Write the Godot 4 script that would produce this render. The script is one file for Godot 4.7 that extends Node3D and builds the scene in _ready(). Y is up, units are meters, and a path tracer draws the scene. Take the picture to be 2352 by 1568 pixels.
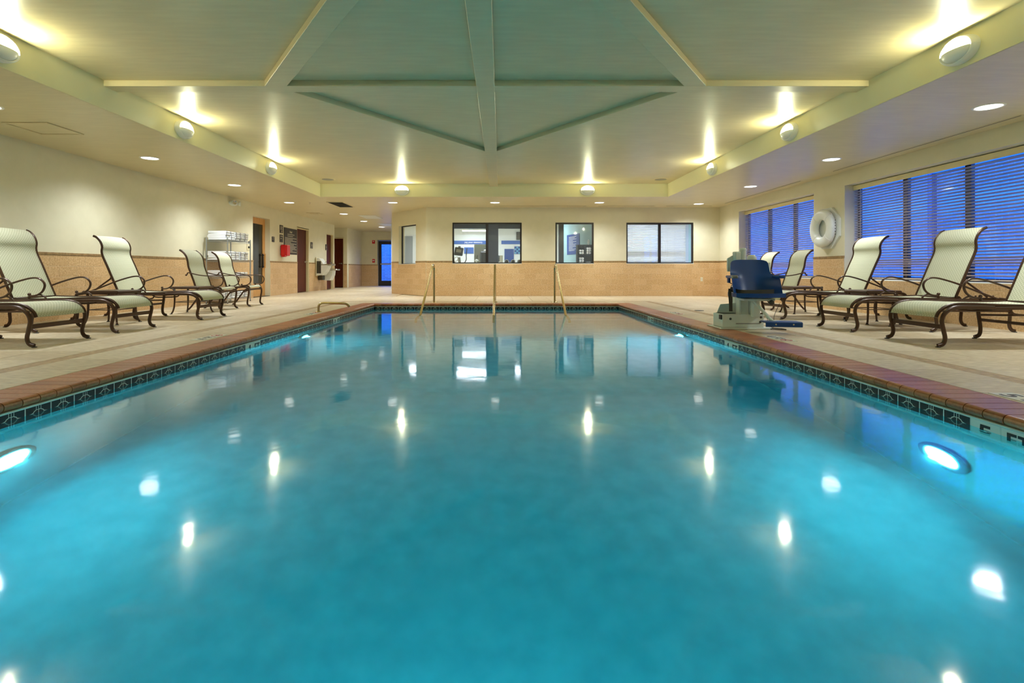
extends Node3D
# An indoor hotel pool at dusk. Camera at the near end of the pool, looking along -z.
# V(x, y, d): x to the right, y up (deck = 0), d metres in front of the camera.

var M := {}
var taken := {}
var rng := RandomNumberGenerator.new()
var unit_cache := {}
var sans: SystemFont

const DECK_L := -6.6
const DECK_R := 6.25
const SOFFIT := 2.53
const TRAY := 2.85
const WATER := -0.112
const PX0 := -2.78
const PX1 := 2.59
const PD0 := 0.6
const PD1 := 11.6
const COPE := 0.31


func V(x: float, y: float, d: float) -> Vector3:
	return Vector3(x, y, -d)


# ---------------------------------------------------------------- nodes
func numbered(called: String) -> String:
	taken[called] = taken.get(called, -1) + 1
	return called if taken[called] == 0 else "%s_%03d" % [called, taken[called]]


func tag(o: Node3D, label: String, category: String, group := "", kind := "") -> void:
	o.set_meta("label", label)
	o.set_meta("category", category)
	if group:
		o.set_meta("group", group)
	if kind:
		o.set_meta("kind", kind)


func thing(called: String, label: String, category: String, at := Vector3.ZERO, turn := 0.0, group := "", kind := "") -> Node3D:
	var o := Node3D.new()
	o.name = numbered(called)
	add_child(o)
	o.position = at
	o.rotation.y = turn
	tag(o, label, category, group, kind)
	return o


func solid(called: String, st, m: Material, label: String, category: String, group := "", kind := "") -> MeshInstance3D:
	var o := MeshInstance3D.new()
	o.name = numbered(called)
	o.mesh = done(st)
	o.material_override = m
	add_child(o)
	tag(o, label, category, group, kind)
	return o


func part(parent: Node3D, called: String, st, m: Material) -> MeshInstance3D:
	var o := MeshInstance3D.new()
	o.name = called
	o.mesh = done(st)
	o.material_override = m
	parent.add_child(o, true)
	return o


func copy(root: Node3D, at: Vector3, turn: float, label: String, group := "") -> Node3D:
	var base := String(root.name)
	var r: Node3D = root.duplicate()
	r.name = numbered(base)
	add_child(r)
	r.position = at
	r.rotation.y = turn
	r.set_meta("label", label)
	if group:
		r.set_meta("group", group)
	return r


func done(st) -> Mesh:
	if st is Mesh:
		return st
	st.generate_normals()
	return st.commit()


# ---------------------------------------------------------------- shapes
func sm() -> SurfaceTool:
	var st := SurfaceTool.new()
	st.begin(Mesh.PRIMITIVE_TRIANGLES)
	st.set_smooth_group(-1)
	return st


func tri(st: SurfaceTool, a: Vector3, b: Vector3, c: Vector3, o: Vector3) -> void:
	var n := (a - c).cross(a - b)
	if n.dot((a + b + c) / 3.0 - o) < 0.0:
		var t := b
		b = c
		c = t
	st.add_vertex(a)
	st.add_vertex(b)
	st.add_vertex(c)


func quad(st: SurfaceTool, a: Vector3, b: Vector3, c: Vector3, d: Vector3, o: Vector3) -> void:
	tri(st, a, b, c, o)
	tri(st, a, c, d, o)


func box(st: SurfaceTool, c: Vector3, s: Vector3, ch := 0.0, b := Basis()) -> SurfaceTool:
	st.set_smooth_group(-1)
	var h := s * 0.5
	ch = minf(ch, minf(h.x, minf(h.y, h.z)) * 0.8)
	var p := {}
	for k in 3:
		for i in 8:
			var sg := Vector3(1 if i & 1 else -1, 1 if i & 2 else -1, 1 if i & 4 else -1)
			var q := Vector3.ZERO
			for a in 3:
				q[a] = sg[a] * (h[a] - (0.0 if a == k else ch))
			p[k * 8 + i] = c + b * q
	for k in 3:
		var a := 1 << ((k + 1) % 3)
		var e := 1 << ((k + 2) % 3)
		for s2 in 2:
			var o := (1 << k) * s2
			quad(st, p[k * 8 + o], p[k * 8 + o + a], p[k * 8 + o + a + e], p[k * 8 + o + e], c)
	if ch > 0.0:
		for k in 3:
			var k2 := (k + 1) % 3
			var k3 := (k + 2) % 3
			for i in 4:
				var o := (1 << k) * (i & 1) + (1 << k2) * (i >> 1)
				var e := 1 << k3
				quad(st, p[k * 8 + o], p[k2 * 8 + o], p[k2 * 8 + o + e], p[k * 8 + o + e], c)
		for i in 8:
			tri(st, p[i], p[8 + i], p[16 + i], c)
	return st


func bx(c: Vector3, s: Vector3, ch := 0.0) -> SurfaceTool:
	return box(sm(), c, s, ch)


# box between two corners given in x, y, d
func bb(st: SurfaceTool, x0: float, x1: float, y0: float, y1: float, d0: float, d1: float, ch := 0.0) -> SurfaceTool:
	return box(st, V((x0 + x1) / 2, (y0 + y1) / 2, (d0 + d1) / 2), Vector3(absf(x1 - x0), absf(y1 - y0), absf(d1 - d0)), ch)


func smooth_path(pts: Array, per := 5) -> PackedVector3Array:
	var out := PackedVector3Array()
	var n := pts.size()
	for i in n - 1:
		var p0: Vector3 = pts[maxi(i - 1, 0)]
		var p1: Vector3 = pts[i]
		var p2: Vector3 = pts[i + 1]
		var p3: Vector3 = pts[mini(i + 2, n - 1)]
		for k in per:
			out.append(p1.cubic_interpolate(p2, p0, p3, float(k) / per))
	out.append(pts[n - 1])
	return out


# sweep a section (x: side, y: up) along a path; `side` hints the side direction
func sweep(st: SurfaceTool, path: PackedVector3Array, sec: PackedVector2Array, side: Vector3, round := true, taper: Array = []) -> SurfaceTool:
	var n := path.size()
	var m := sec.size()
	var rings := []
	var sd := side
	for i in n:
		var t := (path[mini(i + 1, n - 1)] - path[maxi(i - 1, 0)]).normalized()
		sd = (sd - t * sd.dot(t)).normalized()
		var up := sd.cross(t).normalized()
		var k := 1.0
		if taper:
			var f := float(i) / (n - 1) * (taper.size() - 1)
			var j := mini(int(f), taper.size() - 2)
			k = lerpf(taper[j], taper[j + 1], f - j)
		var r := PackedVector3Array()
		for q in sec:
			r.append(path[i] + (sd * q.x + up * q.y) * k)
		rings.append(r)
	st.set_smooth_group(0 if round else -1)
	for i in n - 1:
		var mid := (path[i] + path[i + 1]) / 2
		for j in m:
			var j2 := (j + 1) % m
			quad(st, rings[i][j], rings[i][j2], rings[i + 1][j2], rings[i + 1][j], mid)
	st.set_smooth_group(-1)
	for e in [0, n - 1]:
		var inner: Vector3 = path[1] if e == 0 else path[n - 2]
		for j in range(1, m - 1):
			tri(st, rings[e][0], rings[e][j], rings[e][j + 1], inner)
	return st


func ring(rx: float, ry: float, n := 8) -> PackedVector2Array:
	var out := PackedVector2Array()
	for i in n:
		out.append(Vector2(cos(TAU * i / n) * rx, sin(TAU * i / n) * ry))
	return out


func rect2(w: float, h: float) -> PackedVector2Array:
	return PackedVector2Array([Vector2(-w, -h) / 2, Vector2(w, -h) / 2, Vector2(w, h) / 2, Vector2(-w, h) / 2])


func tube(st: SurfaceTool, pts, r: float, n := 8) -> SurfaceTool:
	var path := PackedVector3Array(pts)
	var t := (path[1] - path[0]).normalized()
	var side := Vector3.UP.cross(t) if absf(t.y) < 0.9 else Vector3.RIGHT
	return sweep(st, path, ring(r, r, n), side)


# profile: [radius, height] pairs, turned about the y axis of xf; sx, sz squash the circle
func lathe(st: SurfaceTool, prof: Array, n: int, xf: Transform3D, sx := 1.0, sz := 1.0, flat_rows: Array = []) -> SurfaceTool:
	var lo: float = prof[0][1]
	var hi: float = prof[0][1]
	for q in prof:
		lo = minf(lo, q[1])
		hi = maxf(hi, q[1])
	for i in prof.size() - 1:
		st.set_smooth_group(-1 if i in flat_rows else i + 1 if flat_rows else 1)
		for k in n:
			var a0 := TAU * k / n
			var a1 := TAU * (k + 1) / n
			var P := func(r, y, a): return xf * Vector3(cos(a) * r * sx, y, sin(a) * r * sz)
			var r0: float = prof[i][0]
			var r1: float = prof[i + 1][0]
			var y0: float = prof[i][1]
			var y1: float = prof[i + 1][1]
			# the profile runs with its outside on the right-hand side when read upwards
			var a: Vector3 = P.call(r0, y0, a0)
			var b: Vector3 = P.call(r0, y0, a1)
			var c: Vector3 = P.call(r1, y1, a1)
			var d: Vector3 = P.call(r1, y1, a0)
			if r0 > 1e-6:
				st.add_vertex(a)
				st.add_vertex(b)
				st.add_vertex(c)
			if r1 > 1e-6:
				st.add_vertex(a)
				st.add_vertex(c)
				st.add_vertex(d)
	st.set_smooth_group(-1)
	return st


# flat polygon (in the xy plane of xf) pushed out by depth along z
func extrude(st: SurfaceTool, poly: PackedVector2Array, depth: float, xf: Transform3D) -> SurfaceTool:
	st.set_smooth_group(-1)
	var idx := Geometry2D.triangulate_polygon(poly)
	var c2 := Vector2.ZERO
	for q in poly:
		c2 += q / poly.size()
	for s in [0.0, depth]:
		for i in range(0, idx.size(), 3):
			var a := poly[idx[i]]
			var b := poly[idx[i + 1]]
			var c := poly[idx[i + 2]]
			var far := xf * Vector3(a.x, a.y, depth - s)
			tri(st, xf * Vector3(a.x, a.y, s), xf * Vector3(b.x, b.y, s), xf * Vector3(c.x, c.y, s), far + (xf * Vector3(a.x, a.y, s) - far) * -0.5)
	var turn := 0.0
	for i in poly.size():
		turn += poly[i].cross(poly[(i + 1) % poly.size()])
	for i in poly.size():
		var a := poly[i]
		var b := poly[(i + 1) % poly.size()]
		var out := Vector2(b.y - a.y, a.x - b.x).normalized() * signf(turn)
		var mid := (a + b) / 2 - out
		quad(st, xf * Vector3(a.x, a.y, 0), xf * Vector3(b.x, b.y, 0), xf * Vector3(b.x, b.y, depth), xf * Vector3(a.x, a.y, depth), xf * Vector3(mid.x, mid.y, depth / 2))
	return st


# a cloth of some thickness along a path in the xy plane, w wide in z, with uv in metres
func sling(path: PackedVector3Array, w: float, th := 0.006) -> SurfaceTool:
	var st := SurfaceTool.new()
	st.begin(Mesh.PRIMITIVE_TRIANGLES)
	var n := path.size()
	var run := 0.0
	var nz := 6
	var top := []
	var bot := []
	var us := []
	for i in n:
		var t := (path[mini(i + 1, n - 1)] - path[maxi(i - 1, 0)]).normalized()
		var nn := Vector3(-t.y, t.x, 0)
		if i > 0:
			run += path[i].distance_to(path[i - 1])
		us.append(run)
		var a := []
		var b := []
		for k in nz + 1:
			var z := w * (float(k) / nz - 0.5)
			var sag := nn * (-0.008 * cos(PI * z / w))
			a.append(path[i] + Vector3(0, 0, z) + nn * th / 2 + sag)
			b.append(path[i] + Vector3(0, 0, z) - nn * th / 2 + sag)
		top.append(a)
		bot.append(b)
	for side in 2:
		var g: Array = top if side == 0 else bot
		st.set_smooth_group(1 + side)
		for i in n - 1:
			for k in nz:
				var q := [[i, k], [i + 1, k], [i + 1, k + 1], [i, k + 1]]
				for ids in ([[0, 1, 2], [0, 2, 3]] if side == 0 else [[0, 2, 1], [0, 3, 2]]):
					for id in ids:
						st.set_uv(Vector2(us[q[id][0]], w * float(q[id][1]) / nz))
						st.add_vertex(g[q[id][0]][q[id][1]])
	st.set_smooth_group(-1)
	for k in [0, nz]:
		for i in n - 1:
			st.set_uv(Vector2(us[i], 0))
			var mid: Vector3 = (top[i][nz / 2] + bot[i][nz / 2]) / 2
			quad(st, top[i][k], top[i + 1][k], bot[i + 1][k], bot[i][k], mid)
	for i in [0, n - 1]:
		for k in nz:
			var mid: Vector3 = path[1] if i == 0 else path[n - 2]
			quad(st, top[i][k], top[i][k + 1], bot[i][k + 1], bot[i][k], mid)
	return st


# a tile of unit size 1 x 1 in x and y, th thick in z, front at z = 0, a bevelled front edge
func tile_mesh(w: float, h: float, th: float, bev: float, uv := false) -> Mesh:
	var key := "tile%f_%f_%f_%f_%s" % [w, h, th, bev, uv]
	if unit_cache.has(key):
		return unit_cache[key]
	var st := sm()
	var c := Vector3(0, 0, -th)
	var a := [Vector3(-w / 2 + bev, -h / 2 + bev, 0), Vector3(w / 2 - bev, -h / 2 + bev, 0), Vector3(w / 2 - bev, h / 2 - bev, 0), Vector3(-w / 2 + bev, h / 2 - bev, 0)]
	var b := [Vector3(-w / 2, -h / 2, -bev), Vector3(w / 2, -h / 2, -bev), Vector3(w / 2, h / 2, -bev), Vector3(-w / 2, h / 2, -bev)]
	for ids in [[0, 2, 1], [0, 3, 2]]:
		for i in ids:
			st.set_uv(Vector2(a[i].x / w + 0.5, 0.5 - a[i].y / h))
			st.add_vertex(a[i])
	st.set_uv(Vector2(0.02, 0.98))
	for i in 4:
		var j := (i + 1) % 4
		quad(st, a[i], a[j], b[j], b[i], c)
		var down := Vector3(0, 0, -(th - bev))
		quad(st, b[i], b[j], b[j] + down, b[i] + down, c)
	unit_cache[key] = done(st)
	return unit_cache[key]


# put a thin letter mesh: size = cap height in metres, facing +z of the parent before `xf`
func letters(parent: Node3D, text: String, high: float, deep: float, xf: Transform3D, m: Material, wide := 0.0, bold := false) -> MeshInstance3D:
	var t := TextMesh.new()
	t.font = sans
	t.text = text
	t.font_size = 64
	t.depth = deep
	t.pixel_size = high / 46.0
	t.curve_step = 2.0
	var o := MeshInstance3D.new()
	o.name = "lettering"
	o.mesh = t
	o.material_override = m
	parent.add_child(o, true)
	o.transform = xf
	if wide > 0.0:
		var now := t.get_aabb().size.x
		if now > 0.0:
			o.transform = xf.scaled_local(Vector3(wide / now, 1, 1))
	return o


# rows of word-like dashes: print too small to read
func print_rows(st: SurfaceTool, x0: float, x1: float, y0: float, y1: float, rows: int, high: float, z: float, seed_: int, xf := Transform3D()) -> SurfaceTool:
	var r := RandomNumberGenerator.new()
	r.seed = seed_
	for i in rows:
		var y := lerpf(y0, y1, float(i) / maxf(1, rows - 1))
		var x := x0
		var stop := x1 if i % 2 == 0 else lerpf(x0, x1, r.randf_range(0.45, 0.9))
		while x < stop - high:
			var w := minf(r.randf_range(1.2, 4.0) * high, stop - x)
			box(st, xf * Vector3(x + w / 2, y, z), Vector3(w, high * 0.62, 0.002), 0.0, xf.basis)
			x += w + high * 0.55
	return st


# ---------------------------------------------------------------- materials
func mat(called: String, c: Color, rough := 0.6, metal := 0.0, spec := 0.5) -> StandardMaterial3D:
	var m := StandardMaterial3D.new()
	m.resource_name = called
	m.albedo_color = c
	m.roughness = rough
	m.metallic = metal
	m.metallic_specular = spec
	M[called] = m
	return m


func c8(r: int, g: int, b: int) -> Color:
	return Color8(r, g, b)


func noise(seed_: int, freq: float, octaves := 4, kind := FastNoiseLite.TYPE_SIMPLEX_SMOOTH) -> FastNoiseLite:
	var n := FastNoiseLite.new()
	n.seed = seed_
	n.noise_type = kind
	n.frequency = freq
	n.fractal_octaves = octaves
	return n


# blends two colours by layered noise; sx, sy stretch it
func noise_texture(size: int, n: FastNoiseLite, c0: Color, c1: Color, sx := 1.0, sy := 1.0, contrast := 1.0, fine := 0.0) -> ImageTexture:
	var img := Image.create(size, size, false, Image.FORMAT_RGB8)
	var r := RandomNumberGenerator.new()
	r.seed = n.seed
	for y in size:
		for x in size:
			# wrap on a torus-like blend so that the edges meet
			var u := float(x) / size
			var v := float(y) / size
			var a := n.get_noise_2d(x * sx, y * sy)
			var b := n.get_noise_2d((x - size) * sx, y * sy)
			var c := n.get_noise_2d(x * sx, (y - size) * sy)
			var d := n.get_noise_2d((x - size) * sx, (y - size) * sy)
			var wu := smoothstep(0.75, 1.0, u)
			var wv := smoothstep(0.75, 1.0, v)
			var k := lerpf(lerpf(a, b, wu), lerpf(c, d, wu), wv)
			k = clampf(0.5 + k * contrast + r.randf_range(-fine, fine), 0.0, 1.0)
			img.set_pixel(x, y, c0.lerp(c1, k))
	return ImageTexture.create_from_image(img)


func grey_texture(size: int, n: FastNoiseLite, sx := 1.0, sy := 1.0, contrast := 1.0, fine := 0.0) -> ImageTexture:
	return noise_texture(size, n, Color.BLACK, Color.WHITE, sx, sy, contrast, fine)


func triplanar(m: StandardMaterial3D, t: Texture2D, per_metre: float, world := true) -> StandardMaterial3D:
	m.albedo_texture = t
	m.uv1_triplanar = true
	m.uv1_world_triplanar = world
	m.uv1_scale = Vector3.ONE * per_metre
	return m


func relief(m: StandardMaterial3D, t: Texture2D, cm: float) -> StandardMaterial3D:
	m.heightmap_enabled = true
	m.heightmap_texture = t
	m.heightmap_scale = cm
	return m


func glow(called: String, c: Color, energy: float) -> StandardMaterial3D:
	var m := mat(called, c, 0.5)
	m.emission_enabled = true
	m.emission = c
	m.emission_energy_multiplier = energy
	return m


func line_on(img: Image, a: Vector2, b: Vector2, w: float, c: Color) -> void:
	var n := int(a.distance_to(b)) + 1
	for i in n + 1:
		var p := a.lerp(b, float(i) / n)
		img.fill_rect(Rect2i(int(p.x - w / 2), int(p.y - w / 2), int(w), int(w)), c)


func make_materials() -> void:
	var paint_grain := grey_texture(256, noise(11, 0.05, 3), 1, 1, 0.7, 0.15)
	var m := mat("wall_paint", c8(227, 220, 190), 0.55)
	relief(triplanar(m, noise_texture(256, noise(12, 0.012, 3), c8(250, 250, 248), c8(255, 255, 255)), 1.0), paint_grain, 0.03)
	m = mat("ceiling_paint", c8(222, 208, 166), 0.36, 0.0, 0.5)
	relief(triplanar(m, noise_texture(256, noise(13, 0.02, 4), c8(246, 245, 243), c8(255, 255, 255), 0.35, 2.5), 0.9), paint_grain, 0.012)
	mat("fascia_paint", c8(230, 223, 178), 0.5)
	mat("white_paint", c8(232, 232, 226), 0.5)
	mat("gym_paint", c8(222, 228, 228), 0.6)
	mat("teal_paint", c8(150, 186, 190), 0.6)
	mat("lavender_paint", c8(196, 202, 226), 0.6)
	mat("grey_paint", c8(140, 148, 152), 0.5)
	mat("slate_paint", c8(44, 52, 84), 0.15)
	mat("grout", c8(220, 206, 172), 0.85)
	mat("pale_grout", c8(206, 212, 198), 0.8)
	for i in 3:
		var tones := [[c8(194, 154, 104), c8(224, 192, 144)], [c8(190, 150, 100), c8(221, 188, 140)], [c8(199, 160, 110), c8(228, 197, 150)]]
		var n := noise(31 + i, 0.035, 3)
		n.domain_warp_enabled = true
		n.domain_warp_amplitude = 45.0
		n.domain_warp_frequency = 0.02
		m = mat("wall_tile_%d" % i, Color.WHITE, 0.42)
		relief(triplanar(m, noise_texture(384, n, tones[i][0], tones[i][1], 1, 1, 1.0, 0.05), 2.3 + 0.2 * i), grey_texture(384, n, 1, 1, 1.2), 0.08)
		tones = [[c8(186, 166, 132), c8(222, 206, 174)], [c8(178, 158, 124), c8(216, 199, 166)], [c8(192, 174, 142), c8(227, 213, 184)]]
		m = mat("deck_tile_%d" % i, Color.WHITE, 0.42)
		triplanar(m, noise_texture(384, noise(41 + i, 0.03, 5), tones[i][0], tones[i][1], 0.55, 1.7, 0.75, 0.07), 1.1 + 0.13 * i)
		tones = [[c8(154, 84, 44), c8(192, 114, 66)], [c8(144, 76, 42), c8(180, 104, 60)], [c8(162, 92, 52), c8(202, 124, 76)]]
		m = mat("brick_%d" % i, Color.WHITE, 0.3)
		triplanar(m, noise_texture(256, noise(51 + i, 0.05, 4), tones[i][0], tones[i][1], 1, 1, 0.6, 0.06), 3.0)
	m = mat("accent_strip", Color.WHITE, 0.5)
	triplanar(m, noise_texture(256, noise(45, 0.04, 4), c8(150, 120, 78), c8(186, 156, 108), 1, 1, 1.0, 0.05), 1.5)
	mat("marker_tile", c8(222, 222, 206), 0.35)
	mat("black_print", c8(18, 18, 18), 0.5)
	mat("red_print", c8(190, 30, 34), 0.5)
	m = mat("plaster", Color.WHITE, 0.7)
	triplanar(m, noise_texture(512, noise(61, 0.02, 5), c8(166, 212, 220), c8(196, 230, 236), 1, 1, 1.0, 0.02), 0.45)
	# the pool's patterned waterline tile
	var img := Image.create(256, 256, false, Image.FORMAT_RGB8)
	img.fill(c8(22, 22, 19))
	var pale := c8(206, 212, 192)
	for s in [-1.0, 1.0]:
		line_on(img, Vector2(128 + s * 24, 0), Vector2(128 + s * 24, 36), 6, pale)
		var last := Vector2(128 + s * 24, 36)
		for q in [Vector2(32, 42), Vector2(46, 48), Vector2(52, 58), Vector2(66, 64), Vector2(78, 66)]:
			var now := Vector2(128 + s * q.x, q.y)
			line_on(img, last, now, 6, pale)
			last = now
		line_on(img, last + Vector2(s * 10, 2), last + Vector2(s * 10, 6), 8, pale)
		line_on(img, last + Vector2(0, 8), Vector2(128 + s * 30, 112), 3, c8(120, 128, 116))
		line_on(img, Vector2(128 + s * 30, 112), Vector2(128 + s * 78, 170), 3, c8(120, 128, 116))
	line_on(img, Vector2(104, 36), Vector2(152, 36), 6, pale)
	line_on(img, Vector2(128, 0), Vector2(128, 255), 6, pale)
	m = mat("waterline_tile", Color.WHITE, 0.35)
	m.albedo_texture = ImageTexture.create_from_image(img)
	# water
	m = mat("water", Color(0.05, 0.78, 0.92, 0.0), 0.065)
	m.transparency = BaseMaterial3D.TRANSPARENCY_ALPHA
	m.refraction_enabled = true
	m.refraction_scale = 0.0333
	var wn := NoiseTexture2D.new()
	wn.width = 512
	wn.height = 512
	wn.seamless = true
	wn.as_normal_map = true
	wn.bump_strength = 4.0
	wn.noise = noise(71, 0.012, 3)
	m.normal_enabled = true
	m.normal_texture = wn
	m.normal_scale = 0.03
	m.uv1_triplanar = true
	m.uv1_world_triplanar = true
	m.uv1_scale = Vector3(0.55, 0.55, 0.55)
	# furniture
	mat("bronze", c8(70, 46, 28), 0.3, 0.35, 0.6)
	img = Image.create(64, 64, false, Image.FORMAT_RGB8)
	for y in 64:
		for x in 64:
			var cx := (x / 16) % 4
			var cy := (y / 16) % 4
			var over := (cx + cy) % 2 == 0
			var c := c8(210, 208, 182) if over else c8(184, 185, 154)
			if (x % 16 < 2) or (y % 16 < 2):
				c = c8(160, 160, 128)
			elif over and (x + y) % 8 < 1:
				c = c8(196, 195, 166)
			img.set_pixel(x, y, c)
	m = mat("sling_cloth", Color.WHITE, 0.75)
	m.albedo_texture = ImageTexture.create_from_image(img)
	m.uv1_scale = Vector3(15, 15, 1)
	mat("steel", c8(190, 188, 180), 0.22, 1.0)
	mat("brass_steel", c8(196, 180, 138), 0.2, 1.0)
	mat("wire_chrome", c8(190, 196, 198), 0.3, 0.9)
	mat("towel", c8(236, 238, 240), 0.95)
	mat("navy_cloth", c8(34, 40, 78), 0.9)
	m = mat("maple", Color.WHITE, 0.4)
	triplanar(m, noise_texture(256, noise(81, 0.03, 4), c8(190, 134, 70), c8(222, 170, 100), 3.0, 0.25), 1.5)
	m = mat("mahogany", Color.WHITE, 0.45, 0.0, 0.3)
	triplanar(m, noise_texture(256, noise(82, 0.03, 4), c8(70, 24, 12), c8(98, 38, 18), 3.0, 0.2), 1.3)
	mat("sign_brown", c8(50, 42, 30), 0.5)
	mat("sign_print", c8(206, 196, 170), 0.6)
	mat("red_plastic", c8(206, 16, 20), 0.3)
	mat("clear_edge", c8(226, 150, 146), 0.25)
	mat("ivory_plastic", c8(226, 216, 180), 0.4)
	mat("white_plastic", c8(230, 232, 224), 0.35)
	mat("black_plastic", c8(22, 22, 22), 0.4)
	mat("blue_plastic", c8(0, 62, 132), 0.38)
	mat("lift_paint", c8(226, 230, 218), 0.35)
	mat("grey_metal", c8(150, 148, 140), 0.4, 0.5)
	mat("dark_louvre", c8(66, 62, 52), 0.5)
	mat("frame_dark", c8(34, 26, 20), 0.4)
	mat("blind_slat", c8(200, 180, 152), 0.5)
	mat("blind_white", c8(232, 234, 236), 0.5)
	mat("valance", c8(224, 208, 160), 0.45)
	m = mat("glass", Color(0.9, 0.95, 0.97, 0.04), 0.02)
	m.transparency = BaseMaterial3D.TRANSPARENCY_ALPHA
	m = mat("smoked_glass", Color(0.12, 0.10, 0.08, 0.62), 0.05)
	m.transparency = BaseMaterial3D.TRANSPARENCY_ALPHA
	mat("mirror", c8(210, 218, 220), 0.04, 1.0)
	mat("gym_blue", c8(40, 92, 172), 0.5)
	mat("gym_deep_blue", c8(10, 62, 140), 0.4)
	mat("gym_sky_blue", c8(90, 168, 206), 0.4)
	mat("rubber", c8(14, 15, 18), 0.6)
	m = mat("asphalt", Color.WHITE, 0.9)
	triplanar(m, noise_texture(256, noise(91, 0.1, 4), c8(60, 60, 62), c8(90, 90, 92)), 1.0)
	# bricks of the building across the yard, too far away to tell apart
	img = Image.create(256, 256, false, Image.FORMAT_RGB8)
	img.fill(c8(184, 180, 174))
	var r := RandomNumberGenerator.new()
	r.seed = 5
	for row in 16:
		for k in 5:
			var x0 := k * 64 + (32 if row % 2 else 0) - 32
			var tone := r.randi_range(-12, 12)
			img.fill_rect(Rect2i(x0 + 3, row * 16 + 3, 59, 11), c8(150 + tone, 138 + tone, 130 + tone))
	m = mat("far_brick", Color.WHITE, 0.85)
	triplanar(m, ImageTexture.create_from_image(img), 0.8)
	m.texture_filter = BaseMaterial3D.TEXTURE_FILTER_LINEAR
	# glowing things
	glow("downlight_lens", Color(1.0, 0.98, 0.94), 6.0)
	glow("sconce_lens", Color(1.0, 1.0, 0.86), 5.0)
	glow("pool_lens", Color(1.0, 0.96, 1.0), 22.0)
	glow("tube_lens", Color(0.95, 0.98, 1.0), 6.0)


func _ready() -> void:
	rng.seed = 20
	sans = SystemFont.new()
	sans.font_names = PackedStringArray(["Droid Sans"])
	sans.font_weight = 700
	camera_and_sky()
	make_materials()
	structure()
	room_lamps()
	furniture()
	left_wall_things()
	far_rooms()
	pool_things()


# ---------------------------------------------------------------- camera, sky, exposure
func camera_and_sky() -> void:
	var cam := Camera3D.new()
	cam.name = "camera"
	cam.projection = Camera3D.PROJECTION_FRUSTUM
	cam.near = 0.05
	cam.far = 200.0
	cam.size = 0.05 * 1568.0 / 1215.0
	cam.frustum_offset = Vector2(0.05 * 26.0 / 1215.0, 0.05 * -164.0 / 1215.0)
	cam.position = Vector3(0, 0.74, 0)
	cam.current = true
	add_child(cam)
	var sky := ProceduralSkyMaterial.new()
	sky.sky_top_color = Color(0.06, 0.32, 0.80)
	sky.sky_horizon_color = Color(0.18, 0.44, 0.89)
	sky.ground_bottom_color = Color(0.05, 0.07, 0.16)
	sky.ground_horizon_color = Color(0.08, 0.12, 0.26)
	sky.sky_energy_multiplier = 3.6
	sky.ground_energy_multiplier = 1.0
	var env := Environment.new()
	env.background_mode = Environment.BG_SKY
	env.sky = Sky.new()
	env.sky.sky_material = sky
	env.tonemap_mode = Environment.TONE_MAPPER_LINEAR
	env.tonemap_exposure = 1.0
	env.sdfgi_enabled = true
	env.ssao_enabled = true
	env.ssil_enabled = true
	var we := WorldEnvironment.new()
	we.name = "environment"
	we.environment = env
	add_child(we)


# ---------------------------------------------------------------- room shell
# r: [x0, x1, y0, y1] minus hole h -> up to four rectangles
func minus(r: Array, h: Array) -> Array:
	if h[0] >= r[1] or h[1] <= r[0] or h[2] >= r[3] or h[3] <= r[2]:
		return [r]
	var out := []
	if h[0] > r[0]:
		out.append([r[0], h[0], r[2], r[3]])
	if h[1] < r[1]:
		out.append([h[1], r[1], r[2], r[3]])
	var x0 := maxf(r[0], h[0])
	var x1 := minf(r[1], h[1])
	if h[2] > r[2]:
		out.append([x0, x1, r[2], h[2]])
	if h[3] < r[3]:
		out.append([x0, x1, h[3], r[3]])
	return out


func frame_of(a: Vector2, b: Vector2) -> Transform3D:
	var u := Vector3(b.x - a.x, 0, -(b.y - a.y)).normalized()
	return Transform3D(Basis(u, Vector3.UP, u.cross(Vector3.UP)), V(a.x, 0, a.y))


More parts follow.
